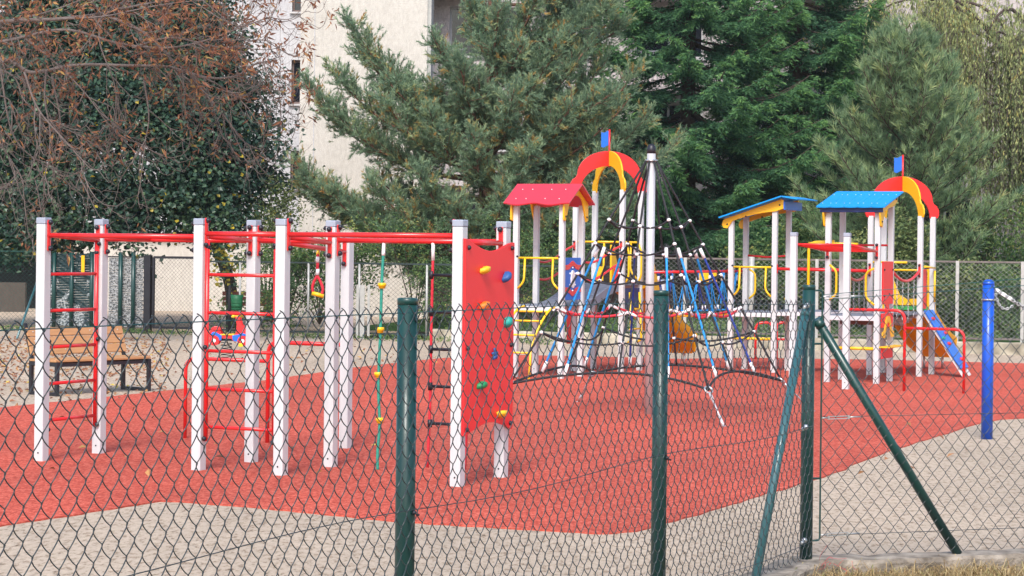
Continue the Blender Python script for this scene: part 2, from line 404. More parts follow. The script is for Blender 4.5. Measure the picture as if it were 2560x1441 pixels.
# climbing panel with holds
h0 = fr['Hp'] + CA * (hw + .016); L = np.linalg.norm(fr['I'] - fr['Hp']); bd = nrm(fr['I'] - fr['Hp'])
poly = [(-.05, .40), (.02, .405)] + [(.02 + (L + .0) * u, .415 + .065 * math.sin(math.pi * u) ** 1.3) for u in np.linspace(.12, .88, 10)] + [(L + .02, .40), (L + .06, .40), (L + .06, 1.905), (L + .02, 1.905)] + \
       [(.02 + L * u, 1.91 - .075 * math.sin(math.pi * u) ** 1.3) for u in np.linspace(.9, .1, 10)] + [(.02, 1.925), (-.05, 1.93)]
pan = MB().prism(poly, h0, bd, UP, CA * .022).build('climbing_panel', M['panel'], t, bevel=.004)
bb = MB()
for z in (.45, 1.08, 1.86):
    for u in (0, L): bb.ball(h0 + bd * u + UP * z + CA * .016, .019, 8, 6)
bb.build('bolt_cover', M['black'], pan)
def hold(px, py, m, kind):
    u = (px - 1157) / 125.; q = P(px, py, fr['Hp'][1] + u * (fr['I'][1] - fr['Hp'][1])) ; s = np.dot(q - h0, bd); q = h0 + bd * s + UP * q[2] + CA * .014
    k = MB()
    if kind == 'star':
        for a in range(5):
            dd = bd * math.cos(a * 1.257 + .4) + UP * math.sin(a * 1.257 + .4); k.tube([q + CA * .012, q + dd * .032 + CA * .012, q + dd * .05 + CA * .004], [.018, .013, .006], 8)
    else:
        pts = []
        n = 9
        for i in range(n):
            a = 2 * math.pi * i / n; r_ = .038 * (1 + .25 * math.sin(a * 2 + px) + .15 * math.sin(3 * a + py)); pts.append((r_, a))
        for lev, sc, dz in ((0, 1, 0), (1, .92, .03), (2, .6, .055)):
            for r_, a in pts: k.V.append((q + bd * (r_ * sc * math.cos(a)) * 1.25 + UP * (r_ * sc * math.sin(a) * 1. + dz * .25) + CA * dz).reshape(1, 3))
        fs = [(l * n + i, l * n + (i + 1) % n, (l + 1) * n + (i + 1) % n, (l + 1) * n + i) for l in range(2) for i in range(n)]
        k.Fc = [np.array(fs), np.array([[2 * n + i for i in range(n)]])]; k.rnd = [np.zeros(len(fs)), np.zeros(1)]; k.sm = [np.ones(len(fs), bool), np.ones(1, bool)]; k.n = 3 * n
    k.build('hold', m, pan, bevel=0)
for a in ((1195, 677, M['yelh'], 0), (1256, 695, M['blueh'], 0), (1194, 766, M['orh'], 0), (1261, 808, M['tealh'], 0), (1228, 886, M['blueh'], 'star'), (1189, 965, M['greenh'], 0), (1246, 1036, M['yelh'], 0)): hold(*a)
# knotted climbing rope
yr = fr['Fp'][1] + (fr['I'][1] - fr['Fp'][1]) * .30
pts = smooth([P(960, 606, yr), P(957, 660, yr), P(954, 720, yr), P(951, 830, yr), P(946, 960, yr), P(949, 1060, yr), P(944, 1130, yr), P(944, 1176, yr)], 8)
rp = thing('climbing_rope', pts[-1], 'teal climbing rope with yellow foot discs hanging from the red bar', 'climbing rope')
MB().tube(pts[4:], .0125, 8).build('rope', M['ropeg'], rp)
MB().tube(pts[:6], .0155, 8).build('sleeve', M['white'], rp)
for x, y in ((955, 713), (950, 824), (946, 936), (950, 1050)):
    q = P(x, y, yr); MB().lathe([(.018, -.03), (.028, -.028), (.028, -.012), (.036, -.008), (.036, .012), (.03, .018), (.018, .018)], q, 14).build('foot_disc', M['yel'], rp)
# rope ladder
xa, ya = 1083, fr['Fp'][1] + (fr['I'][1] - fr['Fp'][1]) * .60
qa = P(xa, 606, ya); dl = nrm(fr['I'] - fr['Fp'])
rl = thing('rope_ladder', G(1076, 1186), 'red rope ladder with black rungs hanging beside the red climbing panel', 'rope ladder')
for s in (0, .345):
    q = qa + dl * s
    MB().tube(smooth([q - UP * .1, q - UP * .7 - dl * .008, q - UP * 1.3 - dl * .012, q - UP * 1.85 - dl * .03], 8), .0115, 8).build('rope', M['roper'], rl)
    MB().tube([q - UP * .0, q - UP * .15], .0145, 8).build('sleeve', M['white'], rl)
for i in range(5):
    z = .315 + i * .3045
    if i > 4: break
    a = qa * [1, 1, 0] + UP * (z + .1) - dl * .012; b = a + dl * .345
    o = MB().tube([a, b], .013, 10).build('rung', M['black'], rl)
    e = MB()
    for g in (a, b): e.cyl(g - UP * .032, g + UP * .032, .02, n=10)
    e.build('rung_clamp', M['black'], o)
# trapeze handle on the bar running back
k = .72; q = fr['D'] * (1 - k) + fr['Gp'] * k; yq = q[1]
tz = thing('hanging_grip', P(795, 742, yq), 'red looped strap grip with yellow handle hanging from a red bar', 'grip handle')
P_ = lambda x, y: P(x, y, yq)
MB().torus(P_(795, 629), V3(1, 0, 0), UP, .019, .004).build('shackle', M['steel'], tz)
MB().tube([P_(795, 634), P_(793, 690)], .0135, 10).build('strap', M['roper'], tz)
for y0, y1 in ((642, 657), (673, 688)): MB().tube([P_(794.5, y0), P_(793.5, y1)], .0165, 10).build('sleeve', M['white'], tz)
MB().ball(P_(795, 634), .022, 10, 7, (.8, .6, 1.2)).build('thimble', M['yel'], tz)
MB().tube(smooth([P_(793, 690), P_(786, 702), P_(781, 718), P_(783, 733)], 6), .013, 10).tube(smooth([P_(793, 690), P_(801, 704), P_(807, 722), P_(805, 736)], 6), .013, 10).build('grip_loop', M['roper'], tz)
MB().tube([P_(780, 733), P_(809, 741)], .0195, 12).build('handle', M['yel'], tz)

# ------------------------------------------------------------------ rope net pyramid
mast = G(1621, 1038); zt = 3.02
nt = thing('climbing_net', mast, 'spider climbing net of black, blue and red ropes around an aluminium mast', 'climbing net')
o = MB().tube([mast, mast + UP * (zt - .07)], .048, 20).build('mast', M['alu'], nt)
MB().lathe([(.05, -.07), (.05, -.02), (.042, .012), (.026, .03), (.0, .037)], mast + UP * zt, 18).build('mast_cap', M['black'], o)
MB().torus(mast + UP * 2.87, V3(1, 0, 0), V3(0, 1, 0), .06, .014, 18).build('collar', M['steel'], o)
K = [G(1445, 1007), None, G(1810, 1068), None]
dK = nrm((K[2] - K[0]) * [1, 1, 0]); rK = np.linalg.norm(K[2] - K[0]) / 2; ctr = (K[0] + K[2]) / 2
dP = V3(-dK[1], dK[0], 0)
rK = 2.12
dirs = [-dK, (-dK + dP) / 2 ** .5, dP, (dK + dP) / 2 ** .5, dK, (dK - dP) / 2 ** .5, -dP, (-dK - dP) / 2 ** .5]   # even = corner spokes
anch = [mast + dirs[i] * rK for i in (0, 2, 4, 6)]
anch[0], anch[2] = K[0], K[2]
def bez(a, b, c, n=14):
    t_ = np.linspace(0, 1, n)[:, None]; return (1 - t_) ** 2 * a + 2 * t_ * (1 - t_) * b + t_ ** 2 * c
topz = 2.87
rings = []
for i in range(4):
    rings.append(mast + (anch[i] - mast) * .80 + UP * .37)
perim = {}
spk = []
for i in range(8):
    if i % 2 == 0: e = rings[i // 2]
    else:
        a, b = rings[i // 2], rings[(i // 2 + 1) % 4]
        mid = mast + dirs[i] * .98 + UP * .52; perim[i // 2] = (a, mid, b)
        e = mid
    spk.append((mast + nrm((e - mast) * [1, 1, 0]) * .06 + UP * topz, e))
nodes = {}
lv = [2.17, 1.88, 1.56, 1.20, .90]
for i, (a, b) in enumerate(spk):
    pts = [a]
    for j, z in enumerate(lv):
        zz = z + (.03 if i % 2 == 0 else -.05) + .02 * math.sin(i * 3.1 + j * 1.7)
        k = (a[2] - zz) / (a[2] - b[2]); q = a + (b - a) * k; q = q * 1.0 + V3(.012 * math.sin(i * 5 + j), .012 * math.cos(i * 3 + j * 2), 0); nodes[i, j] = q; pts.append(q)
    pts.append(b)
    MB().tube(smooth(pts, 4), .0125, 7).build('spoke_rope', M['rope'], nt)
    for q in pts[1:-1]: MB().ball(q, .024, 9, 7, (1, 1, .85)).build('connector', M['white'], nt)
for j in range(5):
    if j == 3: continue
    pts = []
    for i in range(8):
        a, b = nodes[i, j], nodes[(i + 1) % 8, j]; mid = (a + b) / 2 - UP * (.05 if j < 2 else .07) + nrm((mast - (a + b) / 2) * [1, 1, 0]) * .03
        pts += list(bez(a, mid * 2 - (a + b) / 2, b, 9)[:-1])
    MB().tube(pts, .0115, 6, closed=True).build('ring_rope', M['rope'], nt)
for i in range(8):
    a, b = nodes[i, 3], nodes[(i + 1) % 8, 3]
    mid = (a + b) / 2 - UP * .14
    o = MB().tube(bez(a, mid, b, 10), .0145, 7).build('red_rope', M['roper'], nt)
    d_ = nrm(mid - a); e_ = nrm(mid - b)
    MB().cyl(a + d_ * .02, a + d_ * .12, .017, n=8).build('ferrule', M['white'], o); MB().cyl(b + e_ * .02, b + e_ * .12, .017, n=8).build('ferrule', M['white'], o)
def perp(i, s):                       # point on the lower perimeter rope of side i
    a, c, b = perim[i]; q = 2 * c - (a + b) / 2; return (1 - s) ** 2 * a + 2 * s * (1 - s) * q + s * s * b
for i in range(4):
    MB().tube([perp(i, s) for s in np.linspace(0, 1, 24)], .0135, 7).build('edge_rope', M['rope'], nt)
    for sd in (0, 1):
        c = (i + sd) % 4 * 2; n0 = nodes[c, 1]; n1 = nodes[(c + (1 if sd == 0 else -1)) % 8, 1]; a = n0 + (n1 - n0) * .22 - UP * .02
        b = perp(i, .24 if sd == 0 else .76); mid = (a + b) / 2 - UP * .10 + nrm(((a + b) / 2 - mast) * [1, 1, 0]) * .06
        o = MB().tube(bez(a, mid, b, 16), .0135, 8).build('blue_rope', M['ropeb'] if i in (2, 3) or sd else M['roped'], nt)
        da, db = nrm(mid - a), nrm(mid - b)
        MB().cyl(a, a + da * .12, .02, n=8).build('ferrule', M['white'], o); MB().cyl(b, b + db * .13, .019, n=8).build('ferrule', M['white'], o)
for i in range(4):
    c, k = rings[i], anch[i]; d_ = nrm(k - c)
    o = MB().torus(c, nrm(np.cross(d_, UP)), d_, .045, .012, 14, 7).build('corner_ring', M['steel'], nt)
    a = MB(); a.cyl(c + d_ * .05, c + d_ * .14, .018, n=8).cyl(c + d_ * .14, k - d_ * .12, .011, n=8).cyl(k - d_ * .14, k - d_ * .02, .017, n=8)
    a.build('tensioner', M['alu'] if i == 2 else M['steel'], nt)
    MB().lathe([(.03, 0), (.03, .012), (.0, .02)], k, 10).build('ground_anchor', M['steel'], nt)
# ------------------------------------------------------------------ play towers
def Zp(py, px, Y): return P(px, py, Y)[2]
class Tower:
    def __init__(s, root, pts, side):
        s.root = root; s.c = np.mean([G(*p) for p in pts], 0); s.h = side / 2
    def L(s, i, j, z): return s.c + AX * i + BX * j + UP * z
    def post(s, i, j, z1, z0=0., w=.078): return post(s.root, s.L(i, j, 0), z1, w, AX, BX, z0=z0, bolt_z=[.1])
    def pipe(s, name, pts, r, m, par=None, rad=.08): return MB().tube(fillet([s.L(*p) for p in pts], rad, 5), r, 10).build(name, m, par or s.root)
    def plate(s, name, poly, o, ax, th, m, par=None, bev=.004): return MB().prism(poly, s.L(*o), ax, UP, th).build(name, m, par or s.root, bevel=bev)
    def bolts(s, pts, r, par):
        for p in pts: MB().ball(s.L(*p), r, 8, 6).build('bolt_cover', M['black'], par)
def railing(T, z0, z1):               # yellow front railing with two curved grab bars
    h = T.h
    o = T.pipe('railing', [(-h + .04, -h, z1), (h - .04, -h, z1)], .0165, M['yel'])
    for s in (-1, 1):
        T.pipe('grab_bar', [(s * (h - .14), -h, z1), (s * (h - .14), -h - .03, z0 + .12), (s * (h - .045), -h - .03, z0 + .02)], .0155, M['yel'], o, .12)
    T.bolts([(-h + .03, -h - .03, z1 + .02), (h - .03, -h - .03, z1 + .02)], .018, o)
def deck(T, z, rot=False):
    h = T.h
    T.plate('deck', [(-h, z - .02), (h, z - .02), (h, z), (-h, z)], (0, 0, 0), AX, BX * (2 * h - .01), M['deck'])
    for s in (-1, 1): T.plate('deck_beam', [(-h, z - .085), (h, z - .085), (h, z - .022), (-h, z - .022)], (0, s * (h + .012), 0), AX, BX * .045, M['beam'])
def arch_pair(T, dz):
    """two crossing arch boards with a flag at the crossing; corners of the square tower carry their feet"""
    d1, d2 = nrm(AX + BX), nrm(AX - BX); R_ = T.h * 2 ** .5
    zf, ztop = 2.745 + dz, 3.375 + dz
    def prof():
        outer = [(R_ + .075, zf), (R_ + .10, zf + .05), (R_ + .098, zf + .12), (R_ + .06, zf + .185), (R_ + .01, zf + .215), (R_ - .015, zf + .26)]
        n = 10; x0, z0 = outer[-1]
        for i in range(1, n):
            a = math.pi / 2 * i / n; outer.append((x0 * math.cos(a) , z0 + (ztop - z0) * math.sin(a)))
        inner = []
        xi = R_ - .06
        for i in range(0, n + 1):
            a = math.pi / 2 * i / n; inner.append((xi * math.cos(a), zf + (ztop - .23 - zf) * math.sin(a)))
        return outer, inner
    ou, inn = prof()
    for d_, th, m, nm in ((d1, d2, M['red'], 'red_arch'), (d2, d1, M['yelp'], 'yellow_arch')):
        for s in (1, -1):                          # two half boards meeting at the middle
            poly = ou + [(.013, ztop), (.013, ztop - .23)] + inn[::-1][1:]
            poly = [(s * x, z) for x, z in poly]
            if s < 0: poly = poly[::-1]
            MB().prism(poly, T.c, d_, UP, th * .024).build(nm, m, T.root, bevel=.004)
    f = MB().cyl(T.c + UP * (ztop - .25), T.c + UP * (ztop + .33), .014, n=10).build('flag_pole', M['red'], T.root)
    x = [-.015, -.05, -.09, -.135]; z1 = [0, -.012, -.03, -.02]
    top = ztop + .33
    poly = [(a, top - .02 + b) for a, b in zip(x, z1)] + [(a, top - .24 + b * 1.3) for a, b in list(zip(x, z1))[::-1]]
    MB().prism(poly, T.c, AX, UP, BX * .014).build('flag', M['blue'], f, bevel=.002)
def handrail(T, pts, r, m, par=None, bz=.07):
    p = [T.L(*q) for q in pts]; o = MB().tube(smooth(p, 6), r, 10).build('handrail', m, par or T.root)
    for q in (p[0], p[-1]):
        b = MB().box(q, .03, .03, 2 * bz, AX, BX); pl = b.build('end_plate', m, o, bevel=.004)
        k = MB(); k.ball(q - BX * .02 + UP * (bz - .01), .017, 8, 6).ball(q - BX * .02 - UP * (bz - .01), .017, 8, 6); k.build('bolt_cover', M['black'], pl)
    return o
def slide(T, z0, j0, ln, m, wdt=.5, i0=0., hood=True):
    """trough slide running off the back edge (along +BX)"""
    path = []
    for u in np.linspace(0, 1, 16):
        s_ = u * ln; zz = z0 * (1 - u) ** 1.0 + .22 * u - .10 * math.sin(math.pi * u) * (1 if u < .9 else .6)
        if u > .85: zz = max(zz, .2)
        path.append((s_, max(zz, .18)))
    sec = [(-wdt / 2 - .02, .27), (-wdt / 2 - .015, .285), (-wdt / 2, .27), (-wdt / 2 + .035, .03), (-wdt / 2 + .1, 0), (wdt / 2 - .1, 0), (wdt / 2 - .035, .03), (wdt / 2, .27), (wdt / 2 + .015, .285), (wdt / 2 + .02, .27), (wdt / 2 - .01, 0.), (wdt / 2 - .08, -.035), (-wdt / 2 + .08, -.035), (-wdt / 2 + .01, 0.)]
    b = MB(); n = len(sec); v = []
    for s_, zz in path:
        for x, y in sec: v.append(T.L(i0 + x, j0 + s_, zz + y))
    f = [(a * n + k, a * n + (k + 1) % n, (a + 1) * n + (k + 1) % n, (a + 1) * n + k) for a in range(len(path) - 1) for k in range(n)]
    f += [tuple(range(n)), tuple(range((len(path) - 1) * n + n - 1, (len(path) - 1) * n - 1, -1))]
    b.add(v, f, smooth=True); o = b.build('slide', m, T.root)
    for q in (-.15, .15): MB().cyl(T.L(i0 + q, j0 + ln - .2, 0), T.L(i0 + q, j0 + ln - .2, .2), .02).build('slide_foot', M['steel'], o)
    if hood:
        for s in (-1, 1):
            T.plate('slide_side', [(-.05, z0 - .02), (.42, z0 - .18), (.38, z0 + .08), (.26, z0 + .2), (.14, z0 + .45), (.05, z0 + .62), (-.05, z0 + .64)], (i0 + s * (wdt / 2 + .03), j0, 0), BX, AX * .03, M['yelp'], o)
    return o

# ---- left play unit: red roof house, curved ramp, arch tower
pA = [(1287, 945), (1337, 940), (1401, 948), (1451, 942)]
t1 = thing('play_tower', G(1401, 948), 'play tower with red house roof, arch tower and grey curved ramp behind the net', 'play tower')
A1 = Tower(t1, pA, .72); h = A1.h
for i in (-h, h):
    for j in (-h, h): A1.post(i, j, 2.50)
zr_, ze = 2.80, 2.50; ov = .51
sl_ = math.hypot(ov, zr_ - ze)
for s in (-1, 1):
    dn = nrm(BX * s * ov + UP * (ze - zr_)); n_ = nrm(np.cross(AX, dn)) 
    wav = [(x, sl_ + .028 * math.sin((x + .51) / 1.02 * 4 * math.pi - 1.2)) for x in np.linspace(-.515, .515, 26)]
    poly = [(-.515, 0)] + wav + [(.515, 0)]
    rf = MB().prism(poly, A1.L(0, 0, zr_), AX, dn, n_ * .022).build('roof_panel', M['roofred'], t1, bevel=.003)
    b = MB()
    for x in (-.36, -.2, .1, .32):
        for y in (.17, .44): b.ball(A1.L(x, 0, zr_) + dn * y * (sl_ / .58) + (n_ if n_[2] > 0 else -n_) * .012, .008, 6, 4)
    b.build('screw', M['white'], rf)
for i in (-h - .052, h + .052):                      # yellow gable brackets
    th = [(ov - .06, ze + .02), (0.0, zr_ - .03), (-ov + .06, ze + .02), (-h - .09, ze - .22), (-h - .03, ze - .24), (-h + .03, ze - .14)] + [(-.27 + .27 * (1 - math.cos(a)), ze - .02 + .16 * math.sin(a)) for a in np.linspace(.1, math.pi / 2, 5)] + [(.27 * math.sin(a), ze - .02 + .16 * math.cos(a)) for a in np.linspace(.15, 1.45, 5)] + [(h - .03, ze - .14), (h + .03, ze - .24), (h + .09, ze - .22)]
    br = A1.plate('gable_bracket', th, (i, 0, 0), BX, AX * .024, M['yelp'])
    A1.bolts([(i + (.014 if i > 0 else -.014), -h - .03, ze - .17), (i + (.014 if i > 0 else -.014), h + .03, ze - .17)], .016, br)
zd = 1.06
deck(A1, zd); railing(A1, 1.27, 1.73)
# activity panel on the right side
ap = A1.plate('activity_panel', [(-h + .045, 1.13), (h - .045, 1.13), (h - .045, 1.74), (-h + .045, 1.74)], (h, 0, 0), BX, AX * .022, M['blue'])
for zz, sg in ((1.60, 1), (1.28, -1)):
    x = np.linspace(-h + .045, h - .045, 15); up_ = [zz + .035 + sg * .06 * math.exp(-(a / .1) ** 2) for a in x]; dn_ = [zz - .035 + sg * .06 * math.exp(-(a / .1) ** 2) for a in x]
    A1.plate('red_band', list(zip(x, up_)) + list(zip(x[::-1], dn_[::-1])), (h + .015, 0, 0), BX, AX * .008, M['red'], ap, bev=0)
A1.plate('disc', [(.075 * math.cos(a) * .9, 1.43 + .13 * math.sin(a)) for a in np.arange(14) / 14 * 2 * math.pi], (h + .02, 0, 0), BX, AX * .018, M['white'], ap, bev=0)
b = MB()
for a in range(6): b.ball(A1.L(h + .015, .11 * math.cos(a * 1.05 + .52), 1.43 + .165 * math.sin(a * 1.05 + .52)), .014, 7, 5)
b.build('knob', M['white'], ap)
# yellow ladder at the front
q0, q1 = P(1390, 768, 31.85), G(1322, 955)
rails = [P(1392, 767, 31.85), P(1375, 775, 31.7), P(1357, 800, 31.55), P(1342, 830, 31.45), P(1328, 868, 31.35), P(1325, 910, 31.27), q1]
sh = -AX * .5
ld = MB().tube(smooth(rails, 5), .0165, 10).build('ladder_rail', M['yel'], t1)
MB().tube(smooth([q + sh for q in rails], 5), .0165, 10).build('ladder_rail', M['yel'], t1)
rr = smooth(rails, 8)
for y in (779, 804, 840, 884):
    q = min(rr, key=lambda p: abs(p[2] - P(1330, y, 31.5)[2])); MB().tube([q, q + sh], .0145, 10).build('rung', M['yel'], t1)
# arch tower
pB = [(1438, 930), (1595, 927), (1486, 925), (1549, 932)]
B1 = Tower(t1, pB, .765); k = B1.h
for i in (-k, k):
    for j in (-k, k): B1.post(i, j, 2.77)
arch_pair(B1, 0.)
zb2 = 1.34
deck(B1, zb2)
# S-curved ramp between the two decks
off = np.array([np.dot(A1.c - B1.c, AX), np.dot(A1.c - B1.c, BX)])
j0 = off[1] + h; j1 = -k; n = 22
v = []; pr = []; n = 15
for u in np.linspace(0, 1, n):
    zz = zd + (zb2 - zd) * (.5 - .5 * math.cos(math.pi * u)); ii = off[0] * (1 - u); pr.append((ii, j0 + (j1 - j0) * u, zz))
b = MB()
for u0 in range(n - 1):
    a, c_ = pr[u0], pr[u0 + 1]; dd = nrm(B1.L(*c_) - B1.L(*a))
    b.box((B1.L(*a) + B1.L(*c_)) / 2, .66, np.linalg.norm(B1.L(*c_) - B1.L(*a)) * .84, .03, AX, dd, nrm(np.cross(AX, dd)))
b.build('ramp', M['deck'], t1, bevel=.003)
for s in (-1, 1):
    sp = [B1.L(a + s * .335, b_, z - .05) for a, b_, z in pr]
    b = MB()
    for a, c_ in zip(sp[:-1], sp[1:]): b.beam(a, c_, .03, .12)
    b.build('ramp_side', M['deck'], t1)
    for dz0, dz1 in ((.62, .58), (.36, .32)):
        e0 = (off[0] + s * h, j0 + .05, zd + dz0); e1 = (s * k, j1 - .05, zb2 + dz1)
        mid = [(e0[0] + (e1[0] - e0[0]) * u, e0[1] + (e1[1] - e0[1]) * u, e0[2] + (e1[2] - e0[2]) * (.5 - .5 * math.cos(math.pi * u)) - .06 * math.sin(math.pi * u)) for u in np.linspace(0, 1, 6)]
        handrail(B1, mid, .017, M['red'])
B1.plate('side_panel', [(-k + .05, .98), (k - .05, .98), (k - .05, 1.28), (-k + .05, 1.28)], (k, 0, 0), BX, AX * .022, M['navy'])
B1.plate('side_panel', [(-k + .04, zb2 + .0), (-k + .15, zb2 + .0), (-k + .15, zb2 + .26), (-k + .04, zb2 + .26)], (0, k, 0), AX, BX * .022, M['yelp'])
B1.plate('side_panel', [(-.05, zb2), (.06, zb2), (.06, zb2 + .24), (-.05, zb2 + .24)], (0, k, 0), AX, BX * .022, M['red'])
B1.plate('lower_panel', [(-k + .05, .42), (-k + .15, .42), (-k + .15, 1.2), (-k + .05, 1.2)], (-.18, -k, 0), AX, BX * .022, M['red'])
for j in (-k, k):
    o = B1.pipe('railing', [(-k + .04, j, zb2 + .64), (k - .04, j, zb2 + .64)], .0165, M['yel'])
    if j > 0:
        for s in (-1, 1): B1.pipe('grab_bar', [(s * (k - .16), j, zb2 + .64), (s * (k - .16), j - .02, zb2 + .2), (s * (k - .05), j - .02, zb2 + .08)], .0155, M['yel'], o, .12)
for s in (-k + .12, k - .12): B1.pipe('grab_bar', [(k + .01, s, zb2 + .62), (k + .06, s, zb2 + .5), (k + .06, s, zb2 + .12), (k + .01, s, zb2 + .02)], .0155, M['yel'], None, .1)
for s in (-.2, .2):                                   # yellow rung ladder on the right side
    B1.pipe('ladder_rail', [(k + .06, s, 1.22), (k + .1, s, .5), (k + .03, s, .45)], .018, M['yel'], None, .05)
for z in (.96, .66): B1.pipe('rung', [(k + .07, -.2, z), (k + .07, .2, z)], .0145, M['yel'])
slide(B1, 1.30, k, 2.25, M['orange'], i0=.22, wdt=.56)

# ---- rope traverse between the units
C0 = Tower(None, [(1819, 930), (1861, 925), (1935, 933), (1973, 928)], .70)
tv = thing('rope_traverse', G(1622, 934), 'rope traverse of blue hangers under two red bars beside the play tower', 'rope bridge')
wl_ = [G(1620, 935), G(1655, 930)]
post(tv, wl_[0], Zp(662, 1621, wl_[0][1]), .078, AX, BX, cap=True)
post(tv, wl_[1], Zp(668, 1655, wl_[1][1]) - .25, .078, AX, BX, cap=True)
ends = [C0.L(-C0.h, -C0.h, 0), C0.L(-C0.h, C0.h, 0)]
lo = {}
for s in (0, 1):
    a = wl_[s] + UP * 1.53 + AX * .045; b_ = ends[s] + UP * 1.55 - AX * .045
    bracketed(tv, 'top_bar', a, b_, .021, M['red'], br=.08)
    n = 6; low = []
    for q in range(n):
        c = a + (b_ - a) * (q + .5) / n; m_ = MB()
        e = c - UP * .60 + (BX * .28 if s == 0 else -BX * .28)
        m_.tube(bez(c - AX * .01, (c + e) / 2 - UP * .05, e - AX * .045, 8), .0095, 6).tube(bez(c + AX * .01, (c + e) / 2 - UP * .05, e + AX * .045, 8), .0095, 6)
        o = m_.build('hanger_rope', M['ropeb'] if q % 3 else M['roped'], tv); low.append(e)
        MB().cyl(c - UP * .06, c - UP * .14, .016, n=8).build('ferrule', M['white'], o); MB().cyl(e, e + UP * .08, .017, n=8).build('ferrule', M['white'], o)
        MB().torus(c - UP * .01, BX, UP, .03, .008, 12, 6).build('loop', M['roped'], o)
    lo[s] = low
    pts = [a - UP * .66 + (BX if s == 0 else -BX) * .28] + low + [b_ - UP * .66 + (BX if s == 0 else -BX) * .28]
    MB().tube(smooth(pts, 5), .012, 8).build('foot_rope', M['ropeg'] if s else M['ropeb'], tv)
for q in range(6):
    a, b_ = lo[0][q] - UP * .05, lo[1][q] - UP * .05; dd = AX * .08
    MB().tube([a - dd, (a + b_) / 2 - UP * .03, b_ + dd], .019, 8).build('foot_step', M['orange'], tv)
MB().tube([lo[0][0] - UP * .08 - AX * .1, lo[0][-1] - UP * .08 + AX * .1], .012, 8).build('foot_rope', M['orange'], tv)
qq = P(1768, 683, 34.9)
MB().box(P(1768, 692, 36.0), .32, .03, .17, AX, BX, UP).build('board', M['yelp'], tv)

# ---- right play unit
pC = [(1819, 930), (1861, 925), (1935, 933), (1973, 928)]
pD = [(2061, 957), (2101, 951), (2191, 961), (2231, 955)]
pE = [(2175, 939), (2206, 934), (2296, 942), (2328, 938)]
t2 = thing('play_tower', G(2061, 957), 'play tower with blue roofs, arch, slide and blue climbing ramp behind the fence corner', 'play tower')
C2 = Tower(t2, pC, .70); h = C2.h
for i in (-h, h):
    for j in (-h, h): C2.post(i, j, 2.40 + (.19 if i > 0 else 0))
def roof_z(i): return 2.36 + .27 * (i + .42) / .86       # rises along +AX, then a short fall at the far end
rp_ = [C2.L(i, 0, z) for i, z in ((-.5, 2.375), (.5, 2.705))]
ux = nrm(rp_[1] - rp_[0]); un = nrm(np.cross(BX, ux)); un = un if un[2] > 0 else -un
b = MB()
for q in range(5): b.box((rp_[0] + rp_[1]) / 2 + BX * (-.44 + .22 * q), np.linalg.norm(rp_[1] - rp_[0]), .214, .022, ux, BX, un)
b.build('roof_panel', M['roofblue'], t2, bevel=.004)
lp0 = C2.L(.5, 0, 2.70); lp1 = C2.L(.76, 0, 2.655)
b = MB(); dd = nrm(lp1 - lp0)
for q in range(5): b.box((lp0 + lp1) / 2 + BX * (-.44 + .22 * q) + UP * .004, .24, .21, .02, dd, BX, nrm(np.cross(BX, dd)))
b.build('roof_panel', M['roofblue'], t2, bevel=.004)
C2.plate('fascia', [(-.45, 2.50), (.45, 2.50), (.45, 2.63), (-.45, 2.63)], (.52, 0, 0), BX, AX * .02, M['blue'])
for j in (-h - .052, h + .052):
    x0, x1 = -.46, .50
    up_ = [(x, 2.365 + .31 * (x + .46) / .92 - .012) for x in np.linspace(x0 + .02, x1 - .03, 6)]
    endc = [(x1 + .02, 2.62), (x1 + .03, 2.57), (x1, 2.52), (x1 - .06, 2.50)]
    low_ = [(x, 2.50 - (.5 - x) ** 2 * .26 - .02 * math.sin((x + .3) * 3)) for x in np.linspace(x1 - .12, x0 + .14, 8)]
    sta = [(x0 + .06, 2.215), (x0, 2.22), (x0 - .03, 2.27), (x0 - .01, 2.335)]
    o = C2.plate('side_board', (up_ + endc + low_ + sta)[::-1], (0, j, 0), AX, BX * .026, M['yelp'])
    C2.bolts([(x0 + .06, j - .016, 2.275), (x1 - .06, j - .016, 2.575), (-.1, j - .016, 2.40)], .014, o)
deck(C2, .94); railing(C2, 1.15, 1.62)
MB().tube([C2.L(-h, h, 1.80), C2.L(0, h - .0, 1.775), C2.L(h, h, 1.80)], .016, 10).build('back_rail', M['red'], t2)
for s in (-1, 1): C2.pipe('grab_bar', [(s * (h - .06), h, 1.58), (s * (h - .06) + .1, h, 1.52), (s * (h - .06) + .1, h, 1.2), (s * (h - .06), h, 1.12)], .0155, M['yel'], None, .1)
C2.pipe('low_bar', [(-h + .04, -h, .52), (h - .04, -h, .52)], .022, M['yel'])
# blue roof house
D2 = Tower(t2, pD, .72); h = D2.h
for i in (-h, h):
    for j in (-h, h): D2.post(i, j, 2.50 + (.14 if j > 0 else 0))
e0, e1 = D2.L(0, -.53, 2.505), D2.L(0, .50, 2.745); ux = nrm(e1 - e0); un = np.cross(AX, ux)
b = MB()
for q in range(5):
    xs_ = np.linspace(-.099, .099, 7); ln_ = np.linalg.norm(e1 - e0)
    poly = [(-.099, ln_)] + [(x, .0 - .018 * math.cos(x / .099 * 1.57)) for x in xs_] + [(.099, ln_)]
    b.prism(poly, e0 + AX * (-.40 + .2 * q), AX, ux, un * .022)
rb = b.build('roof_panel', M['roofblue'], t2, bevel=.003)
b = MB()
for q in range(5):
    for x in (-.06, .06):
        for y in (.2, .8): b.ball(e0 + AX * (-.40 + .2 * q + x) + ux * y + un * .012, .006, 6, 4)
b.build('screw', M['white'], rb)
D2.plate('fascia', [(-.46, 2.43), (.46, 2.43), (.46, 2.495), (-.46, 2.495)], (0, -.47, 0), AX, BX * .02, M['navy'])
